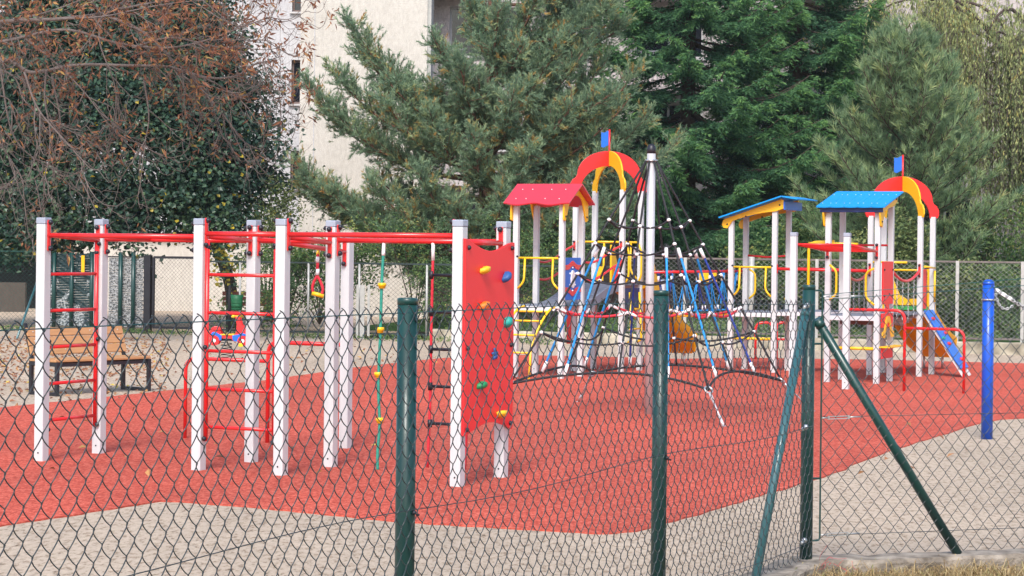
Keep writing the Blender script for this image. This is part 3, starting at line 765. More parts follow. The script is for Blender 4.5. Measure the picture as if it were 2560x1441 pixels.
for i in (-h - .052, h + .052):
    poly = [(-.47, 2.50), (-.47, 2.40), (-.42, 2.24), (-.33, 2.22), (-.30, 2.33), (-.2, 2.45), (0, 2.50), (.25, 2.53), (.45, 2.60), (.48, 2.73)]
    o = D2.plate('side_board', poly, (i, 0, 0), BX, AX * .024, M['yelp']); D2.bolts([(i + .014, -.38, 2.30), (i + .014, .38, 2.64)], .014, o)
deck(D2, .98)
D2.plate('under_panel', [(-h, .82), (h, .82), (h, .90), (-h, .90)], (0, h - .1, 0), AX, BX * .02, M['plumb'])
for j, s in ((-h - .03, .1), (h - .05, .1)): D2.pipe('grab_bar', [(-h + .03, j, 1.68), (-h + .03 + s, j, 1.60), (-h + .03 + s, j, 1.26), (-h + .03, j, 1.18)], .0165, M['yel'], None, .1)
D2.pipe('grab_bar', [(h - .04, -h - .03, 1.64), (h - .16, -h - .03, 1.58), (h - .16, -h - .03, 1.22), (h - .03, -h - .03, 1.12)], .0165, M['yel'], None, .1)
D2.pipe('low_bar', [(-h + .04, -h, .50), (h - .04, -h, .50)], .024, M['yel'])
ap = D2.plate('activity_panel', [(-h + .09, 1.13), (h - .09, 1.13), (h - .09, 1.74), (-h + .09, 1.74)], (h + .05, 0, 0), BX, AX * .024, M['panel'])
D2.bolts([(h + .068, s, z) for s in (-h + .13, h - .13) for z in (1.25, 1.62)], .014, ap)
D2.plate('panel_neck', [(-.08, .98), (.08, .98), (.08, 1.128), (-.08, 1.128)], (h + .05, 0, 0), BX, AX * .02, M['panel'])
sp = D2.plate('shop_front', [(-h + .06, .80), (h - .06, .80), (h - .06, 1.0), (-h + .06, 1.0)], (h + .05, 0, 0), BX, AX * .02, M['panel'])
x = np.linspace(-h + .04, h - .04, 17)
ar = lambda a: .67 + .22 * math.exp(-(a / .17) ** 4)
D2.plate('yellow_arch', [(a, ar(a) + .07) for a in x] + [(a, ar(a * 1.35) - .02 if abs(a) < .25 else .66) for a in x[::-1]], (h + .066, 0, 0), BX, AX * .01, M['yelp'], sp, bev=0)
D2.plate('counter', [(-h - .02, .515), (h + .08, .515), (h + .08, .535), (-h - .02, .535)], (h + .12, 0, 0), BX, AX * .16, M['yelp'])
D2.plate('counter_front', [(-h + .03, .36), (h - .1, .36), (h - .1, .51), (-h + .03, .51)], (h + .06, 0, 0), BX, AX * .02, M['panel'])
# yellow climbing pole bent over to the roof house
pp = D2.L(-h - .40, 0, 0)
MB().tube(fillet([pp, pp + UP * 2.0, D2.L(-h - .02, 0, 2.02)], .12, 6), .021, 12).build('slide_pole', M['yel'], t2)
MB().tube(smooth([D2.L(-h - .40, 0, 1.99), D2.L(-h + .0, -.2, 1.985), D2.L(0, -.1, 1.985)], 6), .017, 10).build('slide_pole', M['yel'], t2)
# overhead ladder in front of the roof house
v1, v2 = G(1981, 973), G(2114, 975)
for g in (v1, v2): post(t2, g, 2.07, .086, AX, BX, cap=True, bolt_z=[.1])
u1, u3 = D2.L(-h, -h, 0), D2.L(h, -h, 0)
for a, b_ in ((v1, u1), (v2, u3)): bracketed(t2, 'overhead_bar', a + BX * .045 + UP * 1.97, b_ - BX * .04 + UP * 1.88, .02, M['red'], br=.11)
for s in (.02, .2, .38, .56, .74, .92):
    MB().tube([v1 + (u1 - v1) * s + UP * (1.965 - .09 * s), v2 + (u3 - v2) * s + UP * (1.965 - .09 * s)], .016, 10).build('overhead_rung', M['red'], t2)
MB().tube([D2.L(-h + .04, h, 1.97), D2.L(h - .04, h, 1.97)], .016, 10).build('overhead_rung', M['red'], t2)
q1, q2 = G(2260, 980), G(2409, 986)
MB().tube(fillet([v2 + UP * 1.09 + AX * .04, q1 + UP * 1.09, q1], .14, 6), .0205, 12).build('turn_bar', M['red'], t2)
MB().tube(fillet([q1 + UP * .855, q2 + UP * .855, q2], .14, 6), .0195, 12).build('turn_bar', M['red'], t2)
# arch tower
E2 = Tower(t2, pE, .765); k = E2.h
for i in (-k, k):
    for j in (-k, k): E2.post(i, j, 2.42)
arch_pair(E2, -.345)
deck(E2, .97)
E2.pipe('railing', [(-k + .04, -k, 1.72), (k - .2, -k, 1.72)], .017, M['yel'])
E2.pipe('railing', [(-k + .04, k, 1.60), (k - .04, k, 1.60)], .016, M['yel'])
E2.plate('side_panel', [(-k + .05, 1.02), (-.02, 1.02), (-.02, 1.62), (-k + .05, 1.62)], (k, 0, 0), BX, AX * .022, M['panel'])
E2.pipe('grab_bar', [(k + .05, k - .06, 1.60), (k + .05, k - .06, 1.12)], .0165, M['yel'])
E2.pipe('grab_bar', [(k + .05, -.3, 1.66), (k + .05, k - .06, 1.64)], .0165, M['yel'])
E2.plate('threshold', [(-k + .05, .99), (k - .05, .99), (k - .05, 1.045), (-k + .05, 1.045)], (0, k - .06, 0), AX, BX * .03, M['green'])
MB().prism([(.26 * math.cos(a), -.26 * math.sin(a)) for a in np.linspace(0, math.pi, 12)], E2.L(.12, -k + .02, .955), AX, BX, UP * .03).build('half_round_step', M['deck'], t2)
slide(E2, .98, k, 1.95, M['orange'], i0=-.02, wdt=.64)
E2.plate('slide_hood', [(-k + .05, 1.06), (k - .1, 1.06), (k - .1, 1.16), (-.02, 1.16), (-.12, 1.22), (-.2, 1.40), (-.26, 1.58), (-k + .05, 1.60)], (0, k - .02, 0), AX, BX * .03, M['yelp'])
# blue climbing ramp
ra = E2.L(k + .05, -.06, 1.0); rb_ = ra * [1, 1, 0] + AX * .56 + UP * .14
ux = nrm(rb_ - ra); rw = BX; un = np.cross(ux, rw)
rm = MB().box((ra + rb_) / 2, np.linalg.norm(rb_ - ra), .50, .025, ux, rw, un).build('climbing_ramp', M['blue'], t2, bevel=.004)
for s in (-.2, .2): MB().beam(ra + rw * s - un * .03, rb_ + rw * s + ux * .12 - un * .03, .05, .035, un).build('ramp_leg', M['beam'], rm)
if un[2] < 0: un = -un
for x, y in ((.16, -.12), (.42, .1), (.6, -.1), (.88, .08), (.5, -.22)): MB().ball(ra + ux * x + rw * y + un * .02, .038, 10, 6, (1, 1, .7)).build('hold', M['toyred'] if y != -.22 else M['tealh'], rm)
# chain bridge between the roof house and the arch tower
for s in (-1, 1):
    a = D2.L(s * (h - .0), h + .04, 1.62); b_ = E2.L(s * (k - .0), -k - .04, 1.60); mid = (a + b_) / 2 - UP * .16
    pts = bez(a, mid * 2 - (a + b_) / 2, b_, 14)
    o = MB().tube(pts, .021, 10).build('sagging_rail', M['red'], t2)
    for q, dd in ((a, -1), (b_, 1)):
        pl = MB().box(q, .035, .02, .2, AX, BX).build('end_plate', M['red'], o, bevel=.004)
        MB().ball(q + UP * .08 - BX * .02, .018, 8, 6).ball(q - UP * .08 - BX * .02, .018, 8, 6).build('bolt_cover', M['black'], pl)
    for u in (.2, .4, .6, .8):
        q = a * (1 - u) ** 2 + (mid * 2 - (a + b_) / 2) * 2 * u * (1 - u) + b_ * u * u; low = D2.c * 0 + q * [1, 1, 0] + UP * (.96 - .1 * math.sin(math.pi * u)); cn = MB(); nl = int((q[2] - low[2]) / .034)
        for i in range(nl):
            c = q - UP * (.02 + i * .034); d1 = AX if i % 2 else BX; cn.tube([c + d1 * .011 * math.cos(a_) + UP * .02 * math.sin(a_) for a_ in np.arange(8) / 8 * 2 * math.pi], .004, 5, closed=True)
        cn.build('chain', M['steel'], t2)
bd_ = MB()
for q in range(9):
    u = (q + .5) / 9; c = D2.L(0, h, 0) * (1 - u) + E2.L(0, -k, 0) * u; c = c * [1, 1, 0] + UP * (.93 - .12 * math.sin(math.pi * u)); bd_.box(c, .66, .10, .035, AX, BX)
bd_.build('bridge_board', M['plumb'], t2, bevel=.004)
# double red rail bridge from the yellow-sided roof to the arch tower
for j, dz in ((-1, 0), (1, .0)):
    bracketed(t2, 'long_bar', C2.L(C2.h + .04, j * C2.h, 1.60 + dz), E2.L(-k - .04, j * k, 1.58 + dz), .022, M['red'], br=.07)
    a, b_ = C2.L(C2.h, j * C2.h, .91), E2.L(-k, j * k, .93); MB().beam(a, b_, .04, .06).build('bridge_beam', M['beam'], t2)
b = MB()
for q in range(12):
    u = (q + .5) / 12; b.box(C2.L(C2.h, 0, 0) * (1 - u) * [1, 1, 0] + E2.L(-k, 0, 0) * u * [1, 1, 0] + UP * .955, .105, .68, .025, AX, BX)
b.build('bridge_deck', M['deck'], t2)
# ------------------------------------------------------------------ front chain-link fence
corner = G(2015, 1397, .10)
cz = .10
P1 = P(1019, 740, 8.42) * [1, 1, 0]
LD = nrm((P1 - corner * [1, 1, 0]))                # from the corner towards the camera side
LLEN = np.linalg.norm(P1 - corner * [1, 1, 0])
RD = nrm(V3(.955, .297, 0))
c0 = corner * [1, 1, 0]
fpost = {}
def fence_post(g, z1, r, label, z0=0.):
    o = thing('fence_post', g + UP * z0, label, 'fence post', 'posts of the green chain-link fence')
    MB().tube([g + UP * z0, g + UP * (z1 - .012)], r, 24).build('tube', M['fence'], o)
    MB().lathe([(r + .001, -.02), (r + .0012, .002), (r - .002, .005), (r * .5, .006), (0, .006)], g + UP * (z1 - .012), 24).build('cap', M['fence'], o)
    return o
fence_post(c0, 1.672, .0365, 'green corner post of the front fence with two slanting braces', .06)
t2_ = .5375
# second post sits where the photo shows it on the line
def on_line(px):
    best = min(np.linspace(0, 1.6, 1601), key=lambda s: abs(1280 + (c0 + LD * LLEN * s)[0] / (c0 + LD * LLEN * s)[1] * F + 1 - px)); return best
s2 = on_line(1655); g2 = c0 + LD * LLEN * s2
fence_post(g2, 1.668, .0365, 'green fence post between the silver mast and the fence corner')
fence_post(P1, 1.670, .0375, 'nearest green fence post, left of the red climbing panel')
for o, lab in ():
    pass
# braces
def brace(a, b, label, m=M['brace'], r=.0245):
    o = thing('fence_brace', b, label, 'fence brace', 'braces of the fence corner')
    MB().tube([a, b], r, 18).build('tube', m, o)
    MB().cyl(a + nrm(b - a) * .01, a + nrm(b - a) * .05, r + .003, n=16).build('clamp', m, o); return o
brace(c0 + LD * .05 + UP * 1.53, c0 + LD * .90 + UP * .05 + np.cross(UP, LD) * .0, 'green brace tinted pale for sky reflection, leaning left from the fence corner post', r=.0245)
brace(c0 + RD * .05 + UP * 1.47, c0 + RD * .97 + UP * .10, 'dark green brace leaning right from the fence corner post', M['fence'], .027)

def link_mesh(mb, o, d, s0, s1, zb_, zt_, w, h, r, sides=5, dep=.006, twist=True):
    """interlocked zigzag wires; zb_/zt_ are functions of distance along the fence"""
    nrmv = np.cross(d, UP); col = w / 2; k0, k1 = int(math.floor(s0 / col)), int(math.ceil(s1 / col))
    tri = np.array([0, .30, .62, .90, 1.0, .90, .62, .30]) if twist else np.array([0, .26, .52, .78, 1.0, .78, .52, .26]) ; dpt = np.array([0, 1, 1, .6, 0, -1, -1, -.6]) * dep
    for k in range(k0, k1):
        a, b = k * col, (k + 1) * col
        if a < s0 - 1e-6 or b > s1 + 1e-6: continue
        zb1, zt1 = zb_(a), zt_(a); rows = int(round((zt1 - zb1) / h)); hh = (zt1 - zb1) / rows
        n = rows * 8 + 1; i = np.arange(n); q = (i + (4 if k % 2 else 0)) % 8
        s = a + col * (-.05 + 1.10 * tri[q]); z = zb1 + hh * i / 8.
        jit = np.sin(i * .37 + k * 1.3) * .0012
        pts = o[None] + d[None] * (s + jit)[:, None] + nrmv[None] * dpt[q][:, None] + UP[None] * z[:, None]
        mb.tube(pts, r, sides, ref=nrmv, caps=False)
        if twist and k % 2 == 0:                      # twisted salvage ends above the top wire
            tp = o + d * a + UP * zt1
            mb.tube(smooth([tp - UP * .01, tp + d * col * .5 + UP * .016 + nrmv * .004, tp + d * col * 1.2 + UP * .026], 3), r * 1.05, sides)
            mb.tube(smooth([tp - UP * .01, tp - d * col * .5 + UP * .014 - nrmv * .004, tp - d * col * .95 + UP * .018], 3), r * 1.05, sides)
ffx = thing('chain_link_fence', c0 + LD * LLEN * .8, 'dark green chain-link mesh of the near fence running left from the corner', 'chain-link fence', 'front fence meshes')
zl = lambda s: 1.555 + .055 * min(1, s / 3.)
mm = MB(); off_n = np.cross(LD, UP) * -.045         # mesh hangs on the camera side of the posts
if off_n[1] > 0: off_n = -off_n
link_mesh(mm, c0 + off_n, LD, .02, LLEN * 1.62, lambda s: .12, zl, .083, .1, .0021)
mm.build('mesh', M['wire'], ffx)
LE = LLEN * 1.62
for z_, rr_, mt in ((None, .0021, 'wiret'), (.865, .0019, 'wire'), (.205, .0019, 'wire')):
    pts = [c0 + off_n * .9 + LD * s + UP * ((zl(s) if z_ is None else z_ - .015 * math.sin(s * 2)) ) for s in np.linspace(.02, LE, 30)]
    MB().tube(pts, rr_, 6).build('line_wire', M[mt], ffx)
fr2 = thing('chain_link_fence', c0 + RD * 1., 'dark green chain-link mesh of the near fence running right from the corner', 'chain-link fence', 'front fence meshes')
zr2 = lambda s: 1.585 + .075 * s
mm = MB(); off_r = np.cross(RD, UP) * .02
if off_r[1] > 0: off_r = -off_r
link_mesh(mm, c0 + off_r, RD, .07, 3.4, lambda s: .12, zr2, .083, .1, .0021, twist=False)
mm.build('mesh', M['wire'], fr2)
for z0_, rise, mt in ((1.605, .078, 'wiret'), (1.575, .070, 'wiret'), (.91, .008, 'wire'), (.232, .008, 'wire')):
    MB().tube([c0 + off_r + RD * s + UP * (z0_ + rise * s) for s in (.08, 1.2, 3.4)], .0021, 6).build('line_wire', M[mt], fr2)
# tension rod, hooks and turnbuckles
rod = c0 + RD * .075 + off_r
MB().tube(fillet([c0 + UP * 1.635 + off_r, rod + UP * 1.635, rod + UP * .205, c0 + UP * .205 + off_r], .02, 4), .0055, 8).build('tension_rod', M['fence'], fr2)
for z_ in (1.33, .56): MB().cyl(c0 + UP * z_ + off_r, rod + UP * z_, .006, n=8).build('hook', M['fence'], fr2)
for z_ in (1.60, .905, .235):
    a, b = rod + UP * z_, rod + RD * .22 + UP * (z_ + .004); d_ = nrm(b - a); m_ = MB()
    m_.cyl(a, a + d_ * .05, .004, n=6).cyl(b - d_ * .05, b + d_ * .03, .004, n=6)
    for s in (-.007, .007): m_.beam(a + d_ * .045 + UP * s, b - d_ * .045 + UP * s, .009, .004)
    m_.box(a + d_ * .047, .008, .012, .02, d_, np.cross(UP, d_)).box(b - d_ * .047, .008, .012, .02, d_, np.cross(UP, d_))
    m_.build('turnbuckle', M['steel'], fr2)
for z_ in (1.55, .86, .215):
    m_ = MB(); q = c0 + LD * .045 + UP * z_ - V3(0, .04, 0); m_.cyl(q, q + LD * .06 + UP * -.01, .007, n=8).ball(q, .016, 8, 6).ball(q + LD * .05 - UP * .008, .011, 8, 6); m_.build('wire_strainer', M['steel'], ffx)
for px_, g_ in ((1, P1), (2, g2)):
    m_ = MB(); q = g_ + UP * .86 - V3(-.035, .03, 0); m_.ball(q, .009, 8, 6).cyl(q, q + V3(.02, 0, -.01), .004, n=6); m_.build('wire_clip', M['black'], ffx)
# concrete kerb the fence stands on
for a, d_, s0, s1, lab in ((c0, RD, -.05, 4.2, 'concrete kerb under the fence right of the corner post'), (c0, LD, .06, LE, 'concrete kerb under the fence left of the corner post')):
    m_ = MB(); sd = np.cross(UP, d_); n = int((s1 - s0) / .12); v = []
    prof = [(-.13, -.05), (-.125, .078), (-.105, .1), (.105, .1), (.125, .085), (.13, -.05)]
    for i in range(n + 1):
        s = s0 + (s1 - s0) * i / n
        for x, z in prof: v.append(a + d_ * s + sd * (x + rng.normal(0, .004)) + UP * (z + (rng.normal(0, .0035) if z > 0 else 0)))
    q = len(prof); m_.add(v, [(i * q + j, i * q + (j + 1) % q, (i + 1) * q + (j + 1) % q, (i + 1) * q + j) for i in range(n) for j in range(q)] + [tuple(range(q)), tuple(range(n * q + q - 1, n * q - 1, -1))])
    tag(m_.build('concrete_kerb', M['concrete']), lab, 'kerb', 'kerbs under the front fence')
# dry verge outside the fence
fl = c0 + LD * LE; frr = c0 + RD * 4.2
m_ = MB(); m_.add([c0 + UP * .006, frr + UP * .006, V3(8, 3, .006), V3(8, -8, .006), V3(-12, -8, .006), V3(-12, 3, .006), fl + UP * .006], [(0, 6, 5, 4, 3, 2, 1)])
tag(m_.build('verge', M['verge']), 'dry soil verge outside the fence', 'verge', kind='structure')
# dry grass along the kerb
n = 6500
m_ = MB(); s = rng.uniform(-.3, 3.4, n); off = -np.abs(rng.normal(.22, .30, n)) - .135
nd = np.cross(RD, UP); nd = nd if nd[1] < 0 else -nd
base = c0[None] + RD[None] * s[:, None] + nd[None] * (-off)[:, None] + UP[None] * .004
az = rng.uniform(0, 2 * math.pi, n); lean = rng.uniform(.5, 2.1, n); ln = rng.uniform(.04, .15, n) * np.where(rng.random(n) < .15, 1.7, 1)
dx = np.stack([np.cos(az), np.sin(az), np.zeros(n)], 1); sdv = np.stack([-np.sin(az), np.cos(az), np.zeros(n)], 1) * .0022
mid = base + dx * (ln * .35 * lean)[:, None] + UP[None] * (ln * .42)[:, None]; tip = base + dx * (ln * .8 * lean)[:, None] + UP[None] * (ln * rng.uniform(.0, .45, n))[:, None] + np.stack([rng.normal(0, .03, n), rng.normal(0, .03, n), np.zeros(n)], 1)
v = np.stack([base - sdv, base + sdv, mid + sdv * .8, mid - sdv * .8, tip], 1).reshape(-1, 3)
i = np.arange(n)[:, None] * 5
rd = rng.random(n)
m_.add(v, i + np.array([[0, 1, 2, 3]]), rnd=rd + .001)
m_.Fc.append(i + np.array([[3, 2, 4]])); m_.rnd.append(rd + .001); m_.sm.append(np.zeros(n, bool))
M['straw'] = leafmat('dry_straw', [(0, (.20, .125, .05)), (.5, (.42, .30, .14)), (.85, (.58, .46, .26)), (1, (.16, .20, .05))], .7, .2)
tag(m_.build('dry_grass', M['straw']), 'dry straw-coloured grass along the concrete kerb', 'grass', kind='stuff')
m_ = MB(); q = P(2075, 1410, 12.55)
for i in range(11):
    a = q + V3(rng.normal(0, .045), rng.normal(0, .03), rng.uniform(-.02, .05)); d_ = nrm(rng.normal(0, 1, 3)); m_.tube(bez(a, a + d_ * .04, a + d_ * .05 + rng.normal(0, .03, 3), 5), .0008, 4)
tag(m_.build('string_tangle', M['roper']), 'small tangle of red string by the kerb corner', 'string')
# blue pole with chain
bp = G(2467, 1098)
o = thing('blue_pole', bp, 'round blue pole with a chain fixed near its top', 'pole')
MB().tube([bp, bp + UP * 1.55], .058, 24).build('tube', M['bluepole'], o)
MB().lathe([(.060, 0), (.058, .02), (.045, .042), (.02, .052), (0, .054)], bp + UP * 1.55, 24).build('cap', M['bluepole'], o)
MB().torus(bp + UP * 1.40, V3(1, 0, 0), V3(0, 1, 0), .064, .009, 20).build('clamp_ring', M['steel'], o)
bq = bp + V3(4.6, .8, 0)
o2 = thing('blue_pole', bq, 'second round blue pole at the far end of the chain', 'pole')
MB().tube([bq, bq + UP * 1.55], .058, 24).build('tube', M['bluepole'], o2)
MB().lathe([(.060, 0), (.058, .02), (.045, .042), (.02, .052), (0, .054)], bq + UP * 1.55, 24).build('cap', M['bluepole'], o2)
def chain(pts, L_, r, wd):
    m_ = MB(); p = np.asarray(pts); seg = np.linalg.norm(np.diff(p, axis=0), axis=1); cum = np.concatenate([[0], np.cumsum(seg)]); n = int(cum[-1] / (L_ * .72))
    for i in range(n):
        u = (i + .5) / n * cum[-1]; c = np.array([np.interp(u, cum, p[:, k]) for k in range(3)]); c2 = np.array([np.interp(min(cum[-1], u + .01), cum, p[:, k]) for k in range(3)]); c1 = np.array([np.interp(max(0, u - .01), cum, p[:, k]) for k in range(3)])
        t_ = nrm(c2 - c1); a = nrm(np.cross(t_, UP if i % 2 else V3(0, 1, 0)))
        m_.tube([c + t_ * L_ / 2 * math.cos(x) + a * wd * math.sin(x) for x in np.arange(10) / 10 * 2 * math.pi], r, 6, closed=True)
    return m_
a = P(2489, 724, bp[1]); mid = P(2560, 792, bp[1]); b_ = bq + UP * 1.40 - V3(.06, 0, 0)
low = (a + b_) / 2; low[2] = .72
cp = bez(a, np.array([low[0], low[1], .10]), b_, 60)
ch = thing('chain', a, 'galvanised chain with a slack loop hanging from the blue pole', 'chain')
chain(cp, .046, .0055, .014).build('links', M['steel'], ch)
chain(bez(P(2489, 735, bp[1]), P(2500, 790, bp[1]), P(2532, 765, bp[1]), 16), .034, .0045, .011).build('loop_links', M['steel'], ch)
m_ = MB(); d_ = nrm(cp[4] - cp[0]); 
for s in (.03, .10, .17): m_.box(a + d_ * s, .05, .03, .035, d_, V3(0, 1, 0), nrm(np.cross(d_, V3(0, 1, 0))))
m_.build('buckle', M['white'], ch)

# ------------------------------------------------------------------ bench
lb = G(73, 987); ld_ = nrm(V3(.62, .78, 0)); dd_ = nrm(V3(.78, -.62, 0)); bl, bw = 1.55, .48
bt = thing('park_bench', lb, 'bench with orange-brown wooden slats on a dark metal frame behind the left ladder', 'bench')
q = lambda l, d_, z: lb + ld_ * l + dd_ * d_ + UP * z
for l in (.03, bl - .03):
    f_ = MB(); u = .045
    f_.beam(q(l, 0, 0), q(l, 0, .40), u, u, dd_).beam(q(l, bw, 0), q(l, bw, .40), u, u, dd_).beam(q(l, u / 2, .022), q(l, bw - u / 2, .022), u * .98, .04).beam(q(l, u / 2 - .045, .385), q(l, bw + .022, .385), u * 1.02, .05)
    f_.beam(q(l, .02, .41), q(l, -.13, .87), u, .03, dd_)
    f_.build('end_frame', M['bframe'], bt, bevel=.004)
MB().beam(q(.05, bw - .02, .375), q(bl - .05, bw - .02, .375), .03, .04).build('front_rail', M['bframe'], bt)
MB().beam(q(.05, .03, .375), q(bl - .05, .03, .375), .03, .04).build('back_rail', M['bframe'], bt)
for i in range(4): MB().beam(q(.0, .055 + i * .125, .427), q(bl, .055 + i * .125, .427), .11, .03).build('seat_slat', M['wood'], bt, bevel=.006)
bu = nrm(UP * .46 - dd_ * .15)
for i in range(3):
    c = .135 + i * .118; a = q(0, .02 + .028, .41) + bu * c; MB().beam(a, a + ld_ * bl, .03, .108, bu).build('back_slat', M['wood'], bt, bevel=.006)
b = MB()
for l in (.09, .55, 1.0, bl - .09):
    for i in range(3): b.ball(q(l, .048, .41) + bu * (.135 + i * .118) + np.cross(ld_, bu) * .016 * (1 if np.dot(np.cross(ld_, bu), dd_) > 0 else -1), .009, 7, 5)
b.build('screw', M['steel'], bt)

# ------------------------------------------------------------------ spring scooter
sc0 = G(566, 903); ys = sc0[1]
st = thing('spring_rider', sc0, 'red and blue scooter spring rider with yellow handle', 'spring rider')
PX = lambda x, y, d_=0.: P(x, y, ys) + V3(0, d_, 0)
def flat(name, pts, m, d_, th=.03, par=st):
    p = np.array([PX(x, y, d_) for x, y in pts]); o = p.mean(0)
    return MB().prism([(a[0] - o[0], a[2] - o[2]) for a in p], o, V3(1, 0, 0), UP, V3(0, th, 0)).build(name, m, par, bevel=.004)
for d_ in (-.10, .10):
    flat('side_board', [(526, 845), (522, 838), (527, 826), (536, 820), (546, 820), (553, 827), (557, 836), (590, 837), (593, 826), (594, 810), (590, 792), (601, 791), (606, 812), (617, 822), (620, 845), (612, 853), (585, 853), (580, 846), (556, 846), (553, 853), (533, 852)], M['toyred'], d_)
    s_ = -1 if d_ < 0 else 1
    flat('mudguard', [(530, 836), (533, 830), (541, 829), (552, 836), (557, 838), (556, 850), (548, 852), (547, 842), (538, 838)], M['blue'], d_ + s_ * .022, .02)
    flat('mudguard', [(583, 838), (598, 836), (606, 832), (617, 835), (620, 840), (607, 839), (601, 848), (599, 854), (588, 853), (583, 848)], M['blue'], d_ + s_ * .022, .02)
    for cx, cy in ((538, 851), (609, 852)):
        o = MB().cyl(PX(cx, cy, d_ + s_ * .035 - .012), PX(cx, cy, d_ + s_ * .035 + .012), .082, n=20).build('wheel', M['toyred'], st)
        MB().cyl(PX(cx, cy, d_ + s_ * .05 - .006), PX(cx, cy, d_ + s_ * .05 + .006), .03, n=14).build('hub', M['white'], o)
flat('seat', [(530, 821), (538, 816), (548, 816), (556, 822), (552, 825), (536, 825)], M['toyred'], 0, .28)
flat('foot_board', [(553, 835), (588, 835), (588, 838), (553, 838)], M['yelp'], 0, .26)
MB().tube([PX(584, 791, -.16), PX(604, 792, .16)], .02, 10).ball(PX(587, 790, -.17), .03, 8, 6).ball(PX(602, 791, .17), .03, 8, 6).build('handlebar', M['yel'], st)
flat('foot_peg', [(600, 858), (608, 857), (612, 864), (606, 867), (599, 865)], M['yel'], -.14, .08)
MB().box(PX(569, 850), .20, .14, .03).build('spring_plate', M['black'], st)
sp_ = [sc0 + V3(.085 * math.cos(x), .085 * math.sin(x), .03 + .27 * x / (2 * math.pi * 5.5)) for x in np.linspace(0, 2 * math.pi * 5.5, 120)]
MB().tube(sp_, .0065, 7).build('spring', M['black'], st)
# green litter bin
bn = BL(-5.95, -.5); bn = P(591, 830, 46.0) * [1, 1, 0]
o = thing('litter_bin', bn, 'green ribbed metal litter bin by the back fence', 'litter bin')
zb_, zt_ = P(591, 776, 46.)[2], P(591, 738, 46.)[2]
MB().lathe([(.105, 0), (.112, .04), (.108, .06), (.118, .12), (.114, .14), (.124, .2), (.12, .22), (.132, zt_ - zb_), (.124, zt_ - zb_), (.11, .05), (0, .04)], V3(bn[0], bn[1], zb_), 20).build('bucket', M['bin'], o)
MB().cyl(bn + V3(-.16, .1, 0), V3(bn[0] - .16, bn[1] + .1, zt_ + .2), .03).build('stand', M['dark'], o)
# red-brown bench far behind
bk = P(640, 822, 48.6) * [1, 1, 0]
o = thing('park_bench', bk, 'far brown-red bench beyond the back fence beside the litter bin', 'bench')
M['redwood'] = mat('red_brown_wood', (.20, .055, .04), .6, .15)
for i in range(3): MB().box(V3(bk[0], bk[1] + .1, .60 + .11 * i), 1.5, .03, .09).build('back_slat', M['redwood'], o)
MB().box(V3(bk[0], bk[1] - .15, .44), 1.5, .4, .05).build('seat', M['redwood'], o)
for s in (-.6, .6): MB().box(V3(bk[0] + s, bk[1], .45), .06, .42, .9).build('leg', M['dark'], o)
# red tubular frame behind the right tower
o = thing('tube_frame', P(1925, 850, 38.5) * [1, 1, 0], 'red tubular hoop frame standing behind the right play tower', 'tube frame')
for x0, x1 in ((1889, 1931), (1942, 1968)):
    p = [P(x0, 850, 38.5), P(x0, 808, 38.5), P(x1, 806, 38.5), P(x1, 850, 38.5)]; p[0][2] = 0; p[3][2] = 0
    MB().tube(fillet(p, .12, 5), .022, 10).build('hoop', M['red'], o); MB().tube([P(x0, 849, 38.5), P(x1, 849, 38.5)], .02, 10).build('cross_bar', M['red'], o)
# ------------------------------------------------------------------ back boundary
def Bx(px, z=1.0, off=0.):            # point of the back line seen at photo column px
    lo, hi = -30., 30.
    for _ in range(50):
        mid = (lo + hi) / 2; q = BL(mid, off, z); u, v = q[0] / q[1] * F, (H - z) / q[1] * F
        if 1280 + u * CR - v * SR < px: lo = mid
        else: hi = mid
    return BL(lo, off, 0)
wl0, wl1 = Bx(1080), BL(17)
m_ = MB(); d_ = nrm(wl1 - wl0); n = 120; prof = [(-.14, -.05), (-.135, .20), (-.12, .225), (.12, .225), (.13, .2), (.14, -.05)]; v = []
for i in range(n + 1):
    c = wl0 + (wl1 - wl0) * i / n
    for x, z in prof: v.append(c + LY * (x + rng.normal(0, .004)) + UP * (z + (rng.normal(0, .006) if z > 0 else 0)))
qn = 6; m_.add(v, [(i * qn + j, (i + 1) * qn + j, (i + 1) * qn + (j + 1) % qn, i * qn + (j + 1) % qn) for i in range(n) for j in range(qn)])
tag(m_.build('low_wall', M['lowwall']), 'low stained concrete wall along the back of the playground', 'low wall')
def mesh_panel(root, a, b, z0, z1, w, h, r, m, frame=None, fr_r=.022, sides=3):
    d_ = nrm(b - a); L_ = np.linalg.norm(b - a); mb = MB(); col = w / 2; nv = np.cross(d_, UP); rows = max(1, int(round((z1 - z0) / h))); hh = (z1 - z0) / rows
    i = np.arange(rows * 2 + 1)
    for k in range(int(L_ / col)):
        s = k * col + col * ((i + k) % 2); mb.tube(a[None] + d_[None] * s[:, None] + UP[None] * (z0 + hh * i / 2)[:, None], r, sides, ref=nv, caps=False)
    mb.build('mesh', m, root)
    if frame:
        f_ = MB(); f_.beam(a + UP * z1, b + UP * z1, fr_r * 2, fr_r * 2).beam(a + UP * z0, b + UP * z0, fr_r * 2, fr_r * 2); f_.build('frame_rail', frame, root)
